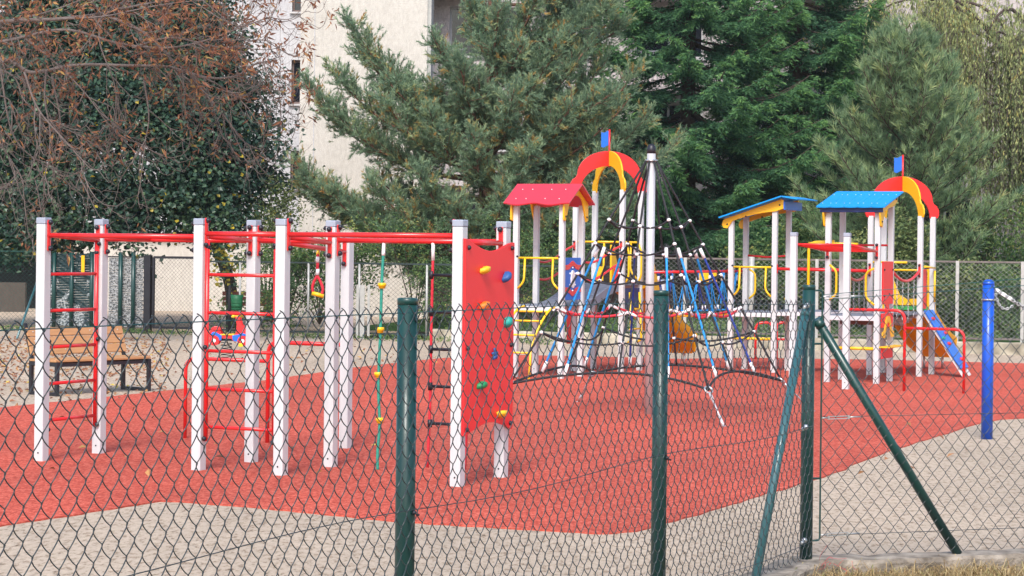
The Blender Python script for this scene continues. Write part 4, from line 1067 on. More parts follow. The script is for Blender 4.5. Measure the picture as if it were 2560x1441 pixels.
# galvanised fence on the right
cols = [1598, 1713, 1880, 2042, 2393, 2556, 2740]
g1 = thing('back_fence', Bx(1880), 'galvanised mesh fence with pale posts on the low concrete wall at the back right', 'mesh fence')
a, b = Bx(1560), Bx(2760)
mesh_panel(g1, a, b, .30, 1.70, .105, .085, .0032, M['wirel'])
for z in (1.715, .285): MB().beam(a + UP * z, b + UP * z, .045, .035).build('rail', M['rust'], g1)
for x in cols:
    MB().box(Bx(x) + UP * .95, .06, .05, 1.56, nrm(b - a), LY).build('post', M['galv'], g1)
o = MB().cyl(Bx(1880, off=-.05) - UP * -.22 + V3(-.02, -.06, 0), Bx(1880, off=-.05) + UP * 1.76 + V3(-.02, -.06, 0), .055, n=12).build('round_post', M['galv'], g1)
# dark fence, middle left
g2_ = thing('back_fence', Bx(880), 'dark mesh fence with a black top rail behind the ladders and rope', 'mesh fence')
a, b = Bx(490), Bx(1560)
mesh_panel(g2_, a, b, .12, 1.52, .105, .085, .0032, M['wired'])
for z in (1.53, .11): MB().beam(a + UP * z, b + UP * z, .04, .035).build('rail', M['wired'], g2_)
for x in (497, 600, 771, 898, 1067, 1240, 1420): MB().cyl(Bx(x), Bx(x) + UP * 1.52, .024, n=10).build('post', M['galv'], g2_)
g3 = thing('bar_fence', Bx(908), 'short run of grey metal uprights behind the teal rope', 'fence')
for x in (894, 906, 922): MB().box(Bx(x, off=-.3) + UP * .55, .05 if x != 906 else .09, .03, 1.1).build('upright', M['galv'], g3)
# gate
gt = thing('gate', Bx(435), 'black framed mesh gate in front of the white wall', 'gate')
a, b = Bx(384, off=-.05), Bx(488, off=-.05)
z0, z1 = .13, 1.60
f_ = MB()
for q in (a, b): f_.beam(q + UP * z0, q + UP * z1, .045, .045, LY)
for z in (z0, z1): f_.beam(a + UP * z, b + UP * z, .045, .05)
f_.build('gate_frame', M['bframe'], gt)
mesh_panel(gt, a, b, z0 + .02, z1 - .02, .085, .085, .0032, M['wired'])
m_ = MB()
for z in (1.4, .35): m_.beam(a + UP * z - LX * .12, a + UP * z, .03, .03)
m_.build('hinge', M['bframe'], gt)
for x, wd in ((370, .15),): 
    o = thing('gate_post', Bx(x, off=-.05), 'thick black gate post beside the woven screen', 'gate post'); MB().box(Bx(x, off=-.05) + UP * .82, wd, .12, 1.64, LX, LY).build('post_tube', M['bframe'], o, bevel=.006)
# woven privacy screen with torn patches
sg = thing('screen_fence', Bx(250), 'dark green woven privacy screen with torn pale patches behind the left ladder', 'screen fence')
m_s = bpy.data.materials.new('woven_screen'); m_s.use_nodes = True
nt_ = m_s.node_tree; N = nt_.nodes; L_ = nt_.links; b_ = N['Principled BSDF']; b_.inputs['Roughness'].default_value = .6
tc = N.new('ShaderNodeTexCoord')
def nz_(sc, st, det=4):
    mp = N.new('ShaderNodeMapping'); mp.inputs['Scale'].default_value = st; L_.new(tc.outputs['Object'], mp.inputs[0]); n = N.new('ShaderNodeTexNoise'); n.inputs['Scale'].default_value = sc; n.inputs['Detail'].default_value = det; L_.new(mp.outputs[0], n.inputs['Vector']); return n.outputs['Fac']
pat = nz_(4.2, (1, 1, 1.0), 5); sm = nz_(26, (1, 1, 1.4), 2)
gx = N.new('ShaderNodeSeparateXYZ'); L_.new(tc.outputs['Object'], gx.inputs[0])
g_ = N.new('ShaderNodeMapRange'); g_.inputs[1].default_value = 1.6; g_.inputs[2].default_value = .1; g_.inputs[3].default_value = -.12; g_.inputs[4].default_value = .16; L_.new(gx.outputs['Z'], g_.inputs[0])
ad = N.new('ShaderNodeMath'); ad.operation = 'ADD'; L_.new(pat, ad.inputs[0]); L_.new(g_.outputs[0], ad.inputs[1])
r1 = N.new('ShaderNodeValToRGB'); e = r1.color_ramp.elements; e[0].position = .56; e[0].color = (0, 0, 0, 1); e[1].position = .585; e[1].color = (1, 1, 1, 1); L_.new(ad.outputs[0], r1.inputs[0])
r2 = N.new('ShaderNodeValToRGB'); e = r2.color_ramp.elements; e[0].position = .42; e[0].color = (.03, .05, .06, 1); e[1].position = .56; e[1].color = (.40, .44, .46, 1); L_.new(sm, r2.inputs[0])
mx = N.new('ShaderNodeMix'); mx.data_type = 'RGBA'; L_.new(r1.outputs[0], mx.inputs[0]); mx.inputs[6].default_value = (.008, .032, .038, 1); L_.new(r2.outputs[0], mx.inputs[7]); L_.new(mx.outputs[2], b_.inputs['Base Color'])
M['screen'] = m_s
M['weave'] = mat('pale_woven_mesh', (.10, .11, .12), .7, .3, 30, two=(.45, .46, .47), ramp=[(.42, (.035, .04, .045)), (.5, (.25, .26, .27)), (.6, (.42, .43, .44))], stretch=(1, 1, 2.2))
for x0, x1, mt in ((118, 262, 'screen'), (272, 358, 'weave')):
    a, b = Bx(x0), Bx(x1); d_ = nrm(b - a); L0 = np.linalg.norm(b - a); m_ = MB(); rows = 30; cw = .085; nc = int(L0 / cw)
    z1 = 1.66 if mt == 'screen' else 1.58
    for i in range(rows):                     # horizontal woven strips waving over and under
        z = .12 + (z1 - .12) * (i + .5) / rows; s = np.linspace(0, L0, nc * 2 + 1); y = .014 * np.sin(s / cw * math.pi + i * math.pi)
        p = a[None] + d_[None] * s[:, None] + LY[None] * y[:, None] + UP[None] * (z + .003 * np.sin(s * 9 + i))[:, None]; hh = (z1 - .12) / rows * .47
        vv = np.stack([p - UP * hh - LY * .002, p + UP * hh - LY * .002, p + UP * hh + LY * .002, p - UP * hh + LY * .002], 1).reshape(-1, 3); nn_ = len(s)
        fcs = [(k * 4 + q_, k * 4 + (q_ + 1) % 4, (k + 1) * 4 + (q_ + 1) % 4, (k + 1) * 4 + q_) for k in range(nn_ - 1) for q_ in range(4)]
        m_.add(vv, fcs)
    m_.build('woven_panel', M[mt], sg)
for x in (135, 179, 229, 301, 333): MB().cyl(Bx(x, off=-.08), Bx(x, off=-.08) + UP * 1.70, .045, n=12).build('post', M['fence'], sg)
MB().beam(Bx(268) + UP * 1.60, Bx(376) + UP * 1.60, .03, .03).build('rail', M['bframe'], sg)
q = Bx(207, off=-.14); tag(MB().box(q + UP * 1.44, .075, .02, .36, LX, LY).build('yellow_plate', M['yelp']), 'narrow yellow plate on the dark green screen', 'plate')
# far-left green mesh fence with brace; near black; on the recess wall this colour stands in for shade
g4 = thing('back_fence', Bx(60), 'green mesh fence at the far left with a slanting brace', 'mesh fence')
a, b = Bx(-220), Bx(112)
mesh_panel(g4, a, b, .1, 1.68, .105, .095, .0036, M['wireg'])
MB().beam(a + UP * 1.69, b + UP * 1.69, .02, .02).build('top_wire', M['wireg'], g4)
for x in (-100, 112): MB().cyl(Bx(x), Bx(x) + UP * 1.72, .03, n=10).build('post', M['fence'], g4)
MB().tube([P(98, 690, 44.5), P(25, 895, 43.0)], .022, 10).build('brace', M['brace'], g4)

# ------------------------------------------------------------------ apartment buildings
def window(root, x0, x1, z0, z1, y, frame, nm=2, deep=.18):
    """opening glazed deep inside a wall whose face is at y: the wall pieces round it are built by facade()"""
    f_ = MB(); t_ = .06; c = lambda x, z: V3(x, y + deep, z)
    f_.box(V3((x0 + x1) / 2, y + deep, z0 + t_ / 2), x1 - x0, .06, t_).box(V3((x0 + x1) / 2, y + deep, z1 - t_ / 2), x1 - x0, .06, t_)
    for k in range(nm + 1):
        x = x0 + t_ / 2 + (x1 - x0 - t_) * k / nm; f_.box(V3(x, y + deep, (z0 + z1) / 2), t_, .055, z1 - z0 - 2 * t_)
    w_ = f_.build('window', frame, root)
    MB().box(V3((x0 + x1) / 2, y + deep + .04, (z0 + z1) / 2), x1 - x0, .012, z1 - z0).build('pane', M['glass'], w_)
    MB().box(V3((x0 + x1) / 2, y - .02, z0 - .03), x1 - x0 + .12, .16, .05).build('sill', M['sill'], w_)
def facade(root, xs, zs, y, th, m, holes, name='wall'):
    """wall face at y with rectangular openings (columns xs x rows zs, holes = set of (col,row))"""
    b = MB()
    for i in range(len(xs) - 1):
        run = None
        for k in range(len(zs) - 1):
            if (i, k) in holes:
                if run is not None: b.box(V3((xs[i] + xs[i + 1]) / 2, y + th / 2, (run + zs[k]) / 2), xs[i + 1] - xs[i], th, zs[k] - run); run = None
            elif run is None: run = zs[k]
        if run is not None: b.box(V3((xs[i] + xs[i + 1]) / 2, y + th / 2, (run + zs[-1]) / 2), xs[i + 1] - xs[i], th, zs[-1] - run)
    return b.build(name, m, root)
YA, YB, YC = 63., 60., 61.6
top = 16.
xq = lambda px, Y: P(px, 300, Y)[0]
# grey-white block (left)
ba = thing('apartment_building', V3(-12, YA, 0), 'pale grey roughcast apartment block behind the left trees', 'building')
wx0, wx1 = xq(727, YA), xq(727, YA) + 1.25
wz = [(Zp(470, 735, YA) + .0, Zp(377, 735, YA)), (Zp(260, 735, YA), Zp(150, 735, YA)), (Zp(30, 735, YA), Zp(-85, 735, YA)), (Zp(-200, 735, YA), Zp(-315, 735, YA))]
zs = [2.2]; hl = set()
for k, (a, b) in enumerate(wz): zs += [a, b]; hl.add((1, 1 + 2 * k))
zs.append(top)
facade(ba, [-25, wx0, wx1, xq(752, YA) + 1.6], zs, YA, .35, M['greyw'], hl)
for a, b in wz: window(ba, wx0, wx1, a, b, YA, M['wframe'], 2)
# ground floor: white wall, far-left recess coloured dark for the shade under a slab
xr = xq(112, YA)
MB().box(V3((xr - 4.6) / 2, YA + .45, 1.1), -4.6 - xr, .3, 2.2).build('wall', M['cream'], ba)
MB().box(V3((-25 + xr) / 2, YA + 1.6, 1.1), xr + 25, .3, 2.2).build('recess_shade_wall', M['dark'], ba)
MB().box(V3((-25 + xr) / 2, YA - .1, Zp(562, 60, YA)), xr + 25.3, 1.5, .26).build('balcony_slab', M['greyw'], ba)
rl_ = MB(); zz = Zp(550, 60, YA)
for x in np.arange(-25, xr, .12): rl_.box(V3(x, YA - .8, zz + .5), .025, .025, 1.0)
rl_.box(V3((-25 + xr) / 2, YA - .8, zz + 1.0), xr + 25, .04, .05); rl_.build('balcony_railing', M['rail'], ba)
MB().box(V3((-25 + xr) / 2, YA - 2.2, .35), xr + 25, .2, .9).build('plinth_wall', M['brownw'], ba)
# cream block
bb_ = thing('apartment_building', V3(-4, YB, 0), 'cream roughcast apartment block with a blank end wall', 'building')
x0, x1 = xq(749, YB), xq(1066, YB)
MB().box(V3((x0 + x1) / 2, YB + 5, top / 2), x1 - x0, 10, top).build('wall', M['cream'], bb_)
MB().box(V3(x0 + .38, YB - .002, top / 2), .02, .02, top).build('joint', M['greyw'], bb_)
MB().box(V3(x1 + .05, YB + .12, top / 2), .10, .12, top).build('downpipe', M['galv'], bb_)
# balcony block behind the pines
bc = thing('apartment_building', V3(5, YC, 0), 'apartment block with dark balconies and windows behind the conifers', 'building')
xs = [x1 + .1]; hl = set(); zs = [0, 2.0]
fl = [2.0 + 2.58 * k for k in range(6)]
for k in range(5): zs += [fl[k] + 1.35, fl[k] + 2.58]
zs = sorted(set([round(z, 3) for z in zs])); 
xe = [x1 + .1]
wins = []
x = x1 + .55
while x < 12.5:
    wd = 1.5 if len(wins) % 2 else 1.9
    wins.append((x, x + wd)); x += wd + .85
xs = [x1 + .1] + [q for a in wins for q in a] + [16.]
for ci in range(len(wins)):
    for k in range(len(zs) - 1):
        if any(abs(zs[k] - f_) < .01 for f_ in fl[:5]): hl.add((1 + 2 * ci, k))
facade(bc, xs, zs, YC, .3, M['pinkw'], hl)
for ci, (a, b) in enumerate(wins):
    for k in range(5): window(bc, a, b, fl[k], fl[k] + 1.35, YC, M['wframew'], 2, .2)
MB().box(V3((x1 + 16) / 2, YC - .12, .9), 16 - x1, .2, 1.8).build('plinth', M['brownw'], bc)
for k in range(1, 5):
    zf = fl[k] - .95
    for a, b in ((x1 + .12, x1 + 1.0), (xq(1330, YC), xq(1475, YC)), (xq(1560, YC), xq(1700, YC)), (xq(1960, YC), xq(2120, YC))):
        sb_ = MB().box(V3((a + b) / 2, YC - .65, zf), b - a, 1.28, .16).build('balcony', M['pinkw'], bc)
        r_ = MB()
        for xx in np.arange(a + .05, b, .11): r_.box(V3(xx, YC - 1.25, zf + .55), .02, .02, .9)
        r_.box(V3((a + b) / 2, YC - 1.25, zf + 1.02), b - a, .04, .04); r_.build('railing', M['rail'], sb_)

# ------------------------------------------------------------------ foliage helpers (numpy)
def unit(a): return a / (np.linalg.norm(a, axis=-1, keepdims=True) + 1e-9)
def perp_frame(d):
    ref = np.where(np.abs(d[:, 2:3]) < .9, np.array([[0, 0, 1.]]), np.array([[1., 0, 0]])); a = unit(np.cross(d, ref)); return a, np.cross(d, a)
def needles(mb, pos, dr, rnd, n, ln, wd, sl, ang=(.35, .9), up=0.):
    """n needle triangles round each shoot (pos, dir)"""
    K_ = len(pos); pos = np.repeat(pos, n, 0); dr = np.repeat(dr, n, 0); rd = np.repeat(rnd, n) ; T_ = K_ * n
    a, b = perp_frame(dr); ph = rng.uniform(0, 2 * math.pi, T_); an = rng.uniform(ang[0], ang[1], T_); t_ = rng.random(T_)
    base = pos + dr * (t_ * sl)[:, None]
    nd = unit(dr * np.cos(an)[:, None] + (a * np.cos(ph)[:, None] + b * np.sin(ph)[:, None]) * np.sin(an)[:, None] + np.array([[0, 0, up]]))
    L_ = ln * rng.uniform(.7, 1.15, T_); sd = unit(np.cross(nd, rng.normal(0, 1, (T_, 3)))) * (wd / 2)
    v = np.stack([base - sd, base + sd, base + nd * L_[:, None]], 1).reshape(-1, 3)
    mb.add(v, np.arange(T_ * 3).reshape(-1, 3), rnd=np.clip(rd + rng.normal(0, .05, T_), .01, .99))
def leaves(mb, pos, nr, ln, wd, rnd, fold=.25):
    """kite-shaped leaves at pos with normals nr"""
    K_ = len(pos); a, b = perp_frame(nr); ph = rng.uniform(0, 2 * math.pi, K_)[:, None]; u = a * np.cos(ph) + b * np.sin(ph); w_ = np.cross(nr, u)
    L_ = (ln * rng.uniform(.7, 1.2, K_))[:, None]; W_ = (wd * rng.uniform(.75, 1.15, K_))[:, None]
    v = np.stack([pos - u * L_ * .5, pos - u * L_ * .08 + w_ * W_ * .5 + nr * W_ * fold, pos + u * L_ * .5, pos - u * L_ * .08 - w_ * W_ * .5 + nr * W_ * fold], 1).reshape(-1, 3)
    i = np.arange(K_)[:, None] * 4
    mb.add(v, np.concatenate([i + np.array([[0, 1, 2]]), i + np.array([[0, 2, 3]])]), rnd=np.concatenate([rnd, rnd]))
def curve(p0, p1, sag=0., up=0., n=10, wob=.0):
    t_ = np.linspace(0, 1, n)[:, None]; c = p0 + (p1 - p0) * t_ + UP * (sag * 4 * t_ * (1 - t_)) + UP * up * t_ ** 3
    if wob: c = c + np.cumsum(rng.normal(0, wob, (n, 3)), 0) * t_
    return c
M['pineN'] = leafmat('pine_needles', [(0, (0.093, 0.155, 0.109)), (.35, (0.202, 0.310, 0.202)), (.62, (0.326, 0.449, 0.279)), (.82, (0.434, 0.512, 0.264)), (.93, (0.512, 0.388, 0.139)), (1, (0.527, 0.264, 0.078))], .6, 0.45)
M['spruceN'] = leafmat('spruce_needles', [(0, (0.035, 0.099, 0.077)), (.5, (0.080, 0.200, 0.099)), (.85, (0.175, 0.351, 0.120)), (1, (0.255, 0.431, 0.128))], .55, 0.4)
M['ypineN'] = leafmat('young_pine_needles', [(0, (.075, .135, .085)), (.5, (.20, .31, .17)), (.85, (.40, .50, .23)), (1, (.5, .38, .16))], .5, 0.4)
M['willowL'] = leafmat('willow_leaves', [(0, (.075, .12, .055)), (.4, (.22, .29, .13)), (.8, (.46, .50, .22)), (1, (.58, .49, .16))], .55, 0.4)
M['lindenL'] = leafmat('linden_leaves', [(0, (.012, .036, .029)), (.6, (.035, .082, .050)), (.93, (.085, .15, .070)), (.97, (0.375, 0.300, 0.037)), (1, (0.525, 0.400, 0.037))], .42, 0.2, spec=.45)
M['chestL'] = leafmat('autumn_chestnut_leaves', [(0, (.10, .05, .038)), (.4, (.23, .095, .06)), (.7, (.36, .165, .08)), (.9, (.48, .28, .09)), (1, (.16, .16, .06))], .7, .3)
M['bushL'] = leafmat('bush_leaves', [(0, (0.027, 0.069, 0.030)), (.5, (0.083, 0.159, 0.055)), (.85, (0.179, 0.261, 0.083)), (1, (0.344, 0.344, 0.096))], .5, 0.35)
M['lightL'] = leafmat('light_shrub_leaves', [(0, (.05, .085, .03)), (.5, (.12, .17, .06)), (1, (.26, .29, .11))], .55, .25)

# ------------------------------------------------------------------ large pine
YP = 50.
pr_ = thing('pine_tree', P(1228, 860, YP) * [1, 1, 0] + UP * .3, 'large blue-green pine with spreading branches in front of the cream wall', 'pine tree')
tr0 = pr_.location; tx = P(1226, 300, YP)[0]
tp = np.array([[tx - .25, YP, .2], [tx - .1, YP, 2.5], [tx, YP, 5], [tx + .05, YP + .1, 8], [tx, YP + .1, 13]])
MB().tube(smooth(tp, 5), np.linspace(.22, .09, len(smooth(tp, 5))), 12).build('trunk', M['pinebark'], pr_)
limbs = []
def trunk_at(z): return np.array([np.interp(z, tp[:, 2], tp[:, 0]), np.interp(z, tp[:, 2], tp[:, 1]), z])
for px, py, zt_, dy in ((868, 105, 4.6, -1.), (900, 165, 4.4, .6), (930, 210, 4.2, -.4), (770, 500, 1.9, -.8), (830, 530, 1.7, -1.2), (900, 575, 1.5, -1.), (980, 610, 1.3, -1.4), (1100, 620, 1.2, -1.6), (1050, 540, 1.8, 0.), (835, 230, 4.0, -.6), (772, 268, 3.4, -.8), (815, 318, 3.5, .5), (735, 462, 2.1, -.9), (1000, 240, 4.3, -1.6), (960, 300, 3.6, -1.8), (930, 500, 2.0, -1.5),
                        (1090, 140, 4.9, -2.), (1075, 330, 3.4, -2.2), (1040, 470, 2.3, -2.2), (1160, 200, 4.4, -2.6), (1180, 380, 3., -2.6), (1130, 540, 1.7, -2.2), (1240, 60, 5.6, -2.), (1290, 260, 4., -2.7), (1330, 420, 2.6, -2.6), (1260, 520, 1.8, -2.4),
                        (1400, 130, 4.9, -1.6), (1470, 160, 4.6, -.6), (1440, 290, 3.7, -1.8), (1520, 200, 4.2, .2), (1590, 230, 3.9, -.4), (1560, 300, 3.4, -1.2), (1610, 345, 3.1, -.2), (1530, 420, 2.5, -1.4), (1620, 470, 2.2, -.3), (1460, 480, 2., -2.), (1580, 560, 1.6, -.8), (1400, 560, 1.4, -1.8), (1340, 20, 5.9, -.8), (1170, 20, 5.9, -.9), (1420, 20, 5.6, .4),
                        (1010, 560, 1.6, -1.6), (860, 540, 1.7, -.6), (1690, 400, 2.8, .2), (1380, 330, 3.2, -.8), (1200, 600, 1.3, -1.8), (1480, 620, 1.2, -1.2), (1080, 250, 4.0, -.8), (770, 520, 1.8, 0.)):
    limbs.append((trunk_at(zt_), P(px, py, YP + dy)))
for z in np.arange(1.2, 9., .14):
    a = rng.uniform(0, 2 * math.pi); r_ = rng.uniform(1.6, 3.0) * (1 if z < 6 else 1.15 - .07 * (z - 6)); e_ = trunk_at(z) + V3(math.cos(a) * r_, math.sin(a) * r_ * .9 - .2, rng.uniform(.2, .9))
    if e_[0] < np.interp(e_[2], [2.0, 3.2, 4.0, 5.0, 7, 9], [-4.0, -3.2, -2.2, -1.2, -1.1, -1.1]): continue
    limbs.append((trunk_at(z), e_))
brm = MB(); SP, SD, SR_ = [], [], []
for a, b in limbs:
    Lb = np.linalg.norm(b - a); c = curve(a, b, -.10 * Lb, .10 * Lb, 12, .015); brm.tube(c, np.linspace(.05, .012, 12), 6)
    nt_w = int(26 + Lb * 27)
    for _ in range(nt_w):
        t_ = rng.uniform(.22, 1) ** .8; k = t_ * 11; i = min(10, int(k)); q = c[i] + (c[i + 1] - c[i]) * (k - i); tg = nrm(c[i + 1] - c[i])
        d_ = nrm(tg * rng.uniform(.3, 1.) + rng.normal(0, .55, 3) + UP * rng.uniform(.0, .75)); Lt = (.18 + .55 * (1 - t_) * rng.uniform(.5, 1.2) + .15)
        tw = curve(q, q + d_ * Lt, 0, .12 * Lt, 6, .01)
        if rng.random() < .35: brm.tube(tw, np.linspace(.01, .004, 6), 4)
        ns = int(3 + Lt * 13); u = np.linspace(.25, 1, ns); pp = np.stack([np.interp(u, np.linspace(0, 1, 6), tw[:, m__]) for m__ in range(3)], 1)
        old = rng.random() < .16
        SP.append(pp + rng.normal(0, .02, (ns, 3))); SD.append(unit(np.tile(d_ * .8, (ns, 1)) + rng.normal(0, .45, (ns, 3)) + UP * .35)); SR_.append(np.clip((.80 if old else .42) + rng.normal(0, .14, ns) + .12 * (u - .6), .02, .99))
SP, SD, SR_ = map(np.concatenate, (SP, SD, SR_))
brm.build('branches', M['pinebark'], pr_)
cm = MB(); needles(cm, SP, SD, SR_, 13, .095, .015, .12, (.25, .8)); cm.build('crown', M['pineN'], pr_)
NP = len(SP)

# ------------------------------------------------------------------ spruces
def spruce(name, px, Y, label, zlo, zhi, rad, seed, side=None):
    r0 = np.random.default_rng(seed); base = P(px, 600, Y) * [1, 1, 0] + UP * .4
    o = thing(name, base, label, 'spruce tree', None)
    MB().tube([base, base + UP * 9, base + UP * 17], [.24, .15, .03], 12).build('trunk', M['bark'], o)
    br_ = MB(); bp_, bd_, bs_, bu_, bq_ = [], [], [], [], []
    z = zlo; az0 = 0
    while z < zhi:
        nb = r0.integers(8, 12)
        for k in range(nb):
            az = az0 + 2 * math.pi * k / nb + r0.normal(0, .25); Lb = rad * (1 - z / 19.) * r0.uniform(.75, 1.15); dh = V3(math.cos(az), math.sin(az), 0)
            if dh[1] > .75: continue
            z_ = z + r0.uniform(-.15, .15); t_ = np.linspace(0, 1, 12)[:, None]; droop = r0.uniform(.10, .26)
            c = base * [1, 1, 0] + UP * z_ + dh * Lb * t_ + UP * (-droop * Lb * np.sin(t_ * 2.4) * .9 + .16 * Lb * t_ ** 3); br_.tube(c, np.linspace(.04, .008, 12), 5)
            lat = np.cross(dh, UP)
            for _ in range(int(22 + Lb * 17)):
                u = r0.uniform(.18, 1); i = min(10, int(u * 11)); q = c[i] + (c[i + 1] - c[i]) * (u * 11 - i); sgn = r0.choice((-1, 1)); Lt = (.22 + .75 * (1 - u)) * r0.uniform(.6, 1.1)
                d_ = nrm(dh * r0.uniform(.35, .9) + lat * sgn * r0.uniform(.3, 1.) + UP * r0.uniform(-.55, .05)); ns = int(4 + Lt * 11)
                s_ = np.linspace(.1, 1, ns); pp = q + d_ * (s_ * Lt)[:, None] - UP * (.25 * Lt * s_ ** 2)[:, None]
                sg2 = np.where(np.arange(ns) % 2, 1, -1)[:, None]; l2 = nrm(np.cross(d_, UP))
                dd = unit(d_ * .75 + l2 * sg2 * .75 + UP * r0.uniform(-.45, .12, ns)[:, None]); dd[-1] = d_
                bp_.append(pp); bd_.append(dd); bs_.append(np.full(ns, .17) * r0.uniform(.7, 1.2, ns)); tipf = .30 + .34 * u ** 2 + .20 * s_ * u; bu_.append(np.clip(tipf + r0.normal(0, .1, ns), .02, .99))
        z += r0.uniform(.42, .62); az0 += 1.1
    bp_, bd_, bs_, bu_ = map(np.concatenate, (bp_, bd_, bs_, bu_))
    br_.build('branches', M['bark'], o); m_ = MB()
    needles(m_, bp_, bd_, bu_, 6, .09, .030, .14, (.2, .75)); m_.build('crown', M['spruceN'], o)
    return len(bp_)
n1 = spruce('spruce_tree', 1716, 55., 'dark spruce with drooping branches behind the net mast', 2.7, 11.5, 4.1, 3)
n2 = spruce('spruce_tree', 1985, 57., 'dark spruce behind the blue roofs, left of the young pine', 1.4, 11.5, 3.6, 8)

# ------------------------------------------------------------------ young pine
YY = 46.
yb = P(2262, 800, YY) * [1, 1, 0] + UP * .3
yp = thing('pine_tree', yb, 'young bushy pine with long needles behind the right arch tower', 'pine tree')
zt_ = P(2262, 110, YY)[2]
MB().tube([yb, yb + UP * 3, V3(yb[0], yb[1], zt_)], [.10, .06, .015], 10).build('trunk', M['bark'], yp)
bm = MB(); SP2, SD2, SR2 = [], [], []
def add_sh(q, d_, r_): SP2.append(q); SD2.append(d_); SR2.append(r_)
add_sh(V3(yb[0], yb[1], zt_), UP, .7)
z = .8
while z < zt_ - .15:
    nb = 7; u0 = (z - .8) / (zt_ - .8)
    for k in range(nb):
        az = rng.uniform(0, 2 * math.pi); Lb = (2.55 * (1 - u0) ** .62 + .12) * rng.uniform(.8, 1.1); el = .15 + .75 * u0 + rng.normal(0, .08); d_ = V3(math.cos(az) * math.cos(el), math.sin(az) * math.cos(el), math.sin(el))
        a = V3(yb[0], yb[1], z + rng.uniform(-.12, .12)); c = curve(a, a + d_ * Lb, -.05 * Lb, .16 * Lb, 8); bm.tube(c, np.linspace(.022, .008, 8), 5)
        for u in np.arange(.25, 1.01, .17 / max(Lb, .3)):
            i = min(6, int(u * 7)); q = c[i] + (c[i + 1] - c[i]) * (u * 7 - i); tg = nrm(c[i + 1] - c[i]); add_sh(q, nrm(tg + UP * .3 + rng.normal(0, .15, 3)), np.clip(.42 + .25 * u + rng.normal(0, .1), .05, .9))
            if u < .97:
                for s in (-1, 1):
                    l_ = nrm(np.cross(tg, UP)) * s; e_ = nrm(tg * .8 + l_ * .8 + UP * rng.uniform(.1, .6)); Ls = .5 * (1.1 - u) * rng.uniform(.5, 1.2) + .08; bm.tube([q, q + e_ * Ls], [.008, .005], 4)
                    for w__ in np.arange(.2, Ls + .01, .17): add_sh(q + e_ * w__, nrm(e_ + UP * .4), np.clip(.45 + rng.normal(0, .13), .05, .9))
                    add_sh(q + e_ * Ls, nrm(e_ + UP * .5), np.clip(.55 + rng.normal(0, .15), .05, .97))
    z += .30
bm.build('branches', M['bark'], yp)
SP2, SD2, SR2 = map(np.array, (SP2, SD2, SR2)); m_ = MB()
needles(m_, SP2, SD2, SR2, 20, .22, .017, .12, (.15, .95)); m_.build('crown', M['ypineN'], yp)

# ------------------------------------------------------------------ willow
def willow(px, Y, label, xr_, strands, seed, zr_, dens=.055):
    r0 = np.random.default_rng(seed); base = P(px, 600, Y) * [1, 1, 0] + UP * .4
    o = thing('willow_tree', base, label, 'willow tree')
    tp_ = smooth([base, base + V3(.1, 0, 2), base + V3(-.05, 0, 4.5), base + V3(.2, 0, 8)], 6); MB().tube(tp_, np.linspace(.32, .16, len(tp_)), 12).build('trunk', M['bark'], o)
    st_ = MB(); pos, nr_, rd = [], [], []
    bt_ = MB()
    boughs = []
    for k in range(30):
        x = r0.uniform(*xr_); y = Y + r0.uniform(-2.2, 1.8); z = r0.uniform(*zr_); e_ = V3(x, y, z); a = V3(base[0], base[1], r0.uniform(3.5, 7)); c = curve(a, e_, .9, -.4, 12, .03); boughs.append(c); bt_.tube(c, np.linspace(.07, .02, 12), 6)
    bt_.build('boughs', M['bark'], o); tone = r0.uniform(.22, .68, len(boughs))
    for k in range(strands):
        ib = r0.integers(len(boughs)); c = boughs[ib]; u = r0.uniform(.45, 1) ** .7 * 11; i = min(10, int(u)); q = c[i] + (c[i + 1] - c[i]) * (u - i) + r0.normal(0, .28, 3)
        L_ = r0.uniform(1.2, 4.2); L_ = min(L_, q[2] - .5)
        if L_ < .5: continue
        az = r0.uniform(0, 2 * math.pi); dh = V3(math.cos(az), math.sin(az), 0); n_ = max(6, int(L_ / .22)); t_ = np.linspace(0, 1, n_)[:, None]
        p = q + dh * (.45 * (1 - np.exp(-t_ * 3.5))) + UP * (.18 * np.sin(np.minimum(t_ * 5, math.pi)) - L_ * t_ ** 1.3) + np.cumsum(r0.normal(0, .012, (n_, 3)), 0) * [1, 1, 0]
        st_.tube(p, .0045, 3, caps=False); nl = int(L_ / dens); uu = r0.random(nl); pp = np.stack([np.interp(uu, t_[:, 0], p[:, m__]) for m__ in range(3)], 1)
        pos.append(pp + r0.normal(0, .022, (nl, 3))); nn_ = r0.normal(0, 1, (nl, 3)); nn_[:, 2] *= .35; nr_.append(unit(nn_)); rd.append(np.clip(tone[ib] + r0.normal(0, .10) + r0.normal(0, .12, nl) + .2 * (1 - uu), .02, .99))
    st_.build('strands', M['twig'], o)
    pos, nr_, rd = map(np.concatenate, (pos, nr_, rd)); m_ = MB(); K_ = len(pos)
    hang = unit(np.stack([r0.normal(0, .35, K_), r0.normal(0, .35, K_), np.full(K_, -1.)], 1)); sd = unit(np.cross(hang, nr_)) ; L_ = r0.uniform(.08, .14, K_)[:, None]; W_ = .017
    v = np.stack([pos, pos + hang * L_ * .4 + sd * W_, pos + hang * L_, pos + hang * L_ * .4 - sd * W_], 1).reshape(-1, 3)
    m_.add(v, np.arange(K_ * 4).reshape(-1, 4), rnd=rd); m_.build('crown', M['willowL'], o)
willow(2600, 57., 'weeping willow with long yellow-green strands at the right edge', (8.9, 15.5), 1700, 21, (3.2, 8.8))
willow(2260, 62., 'weeping willow with hanging grey-green strands behind the young pine', (7.4, 14.), 1100, 22, (6.0, 10.))

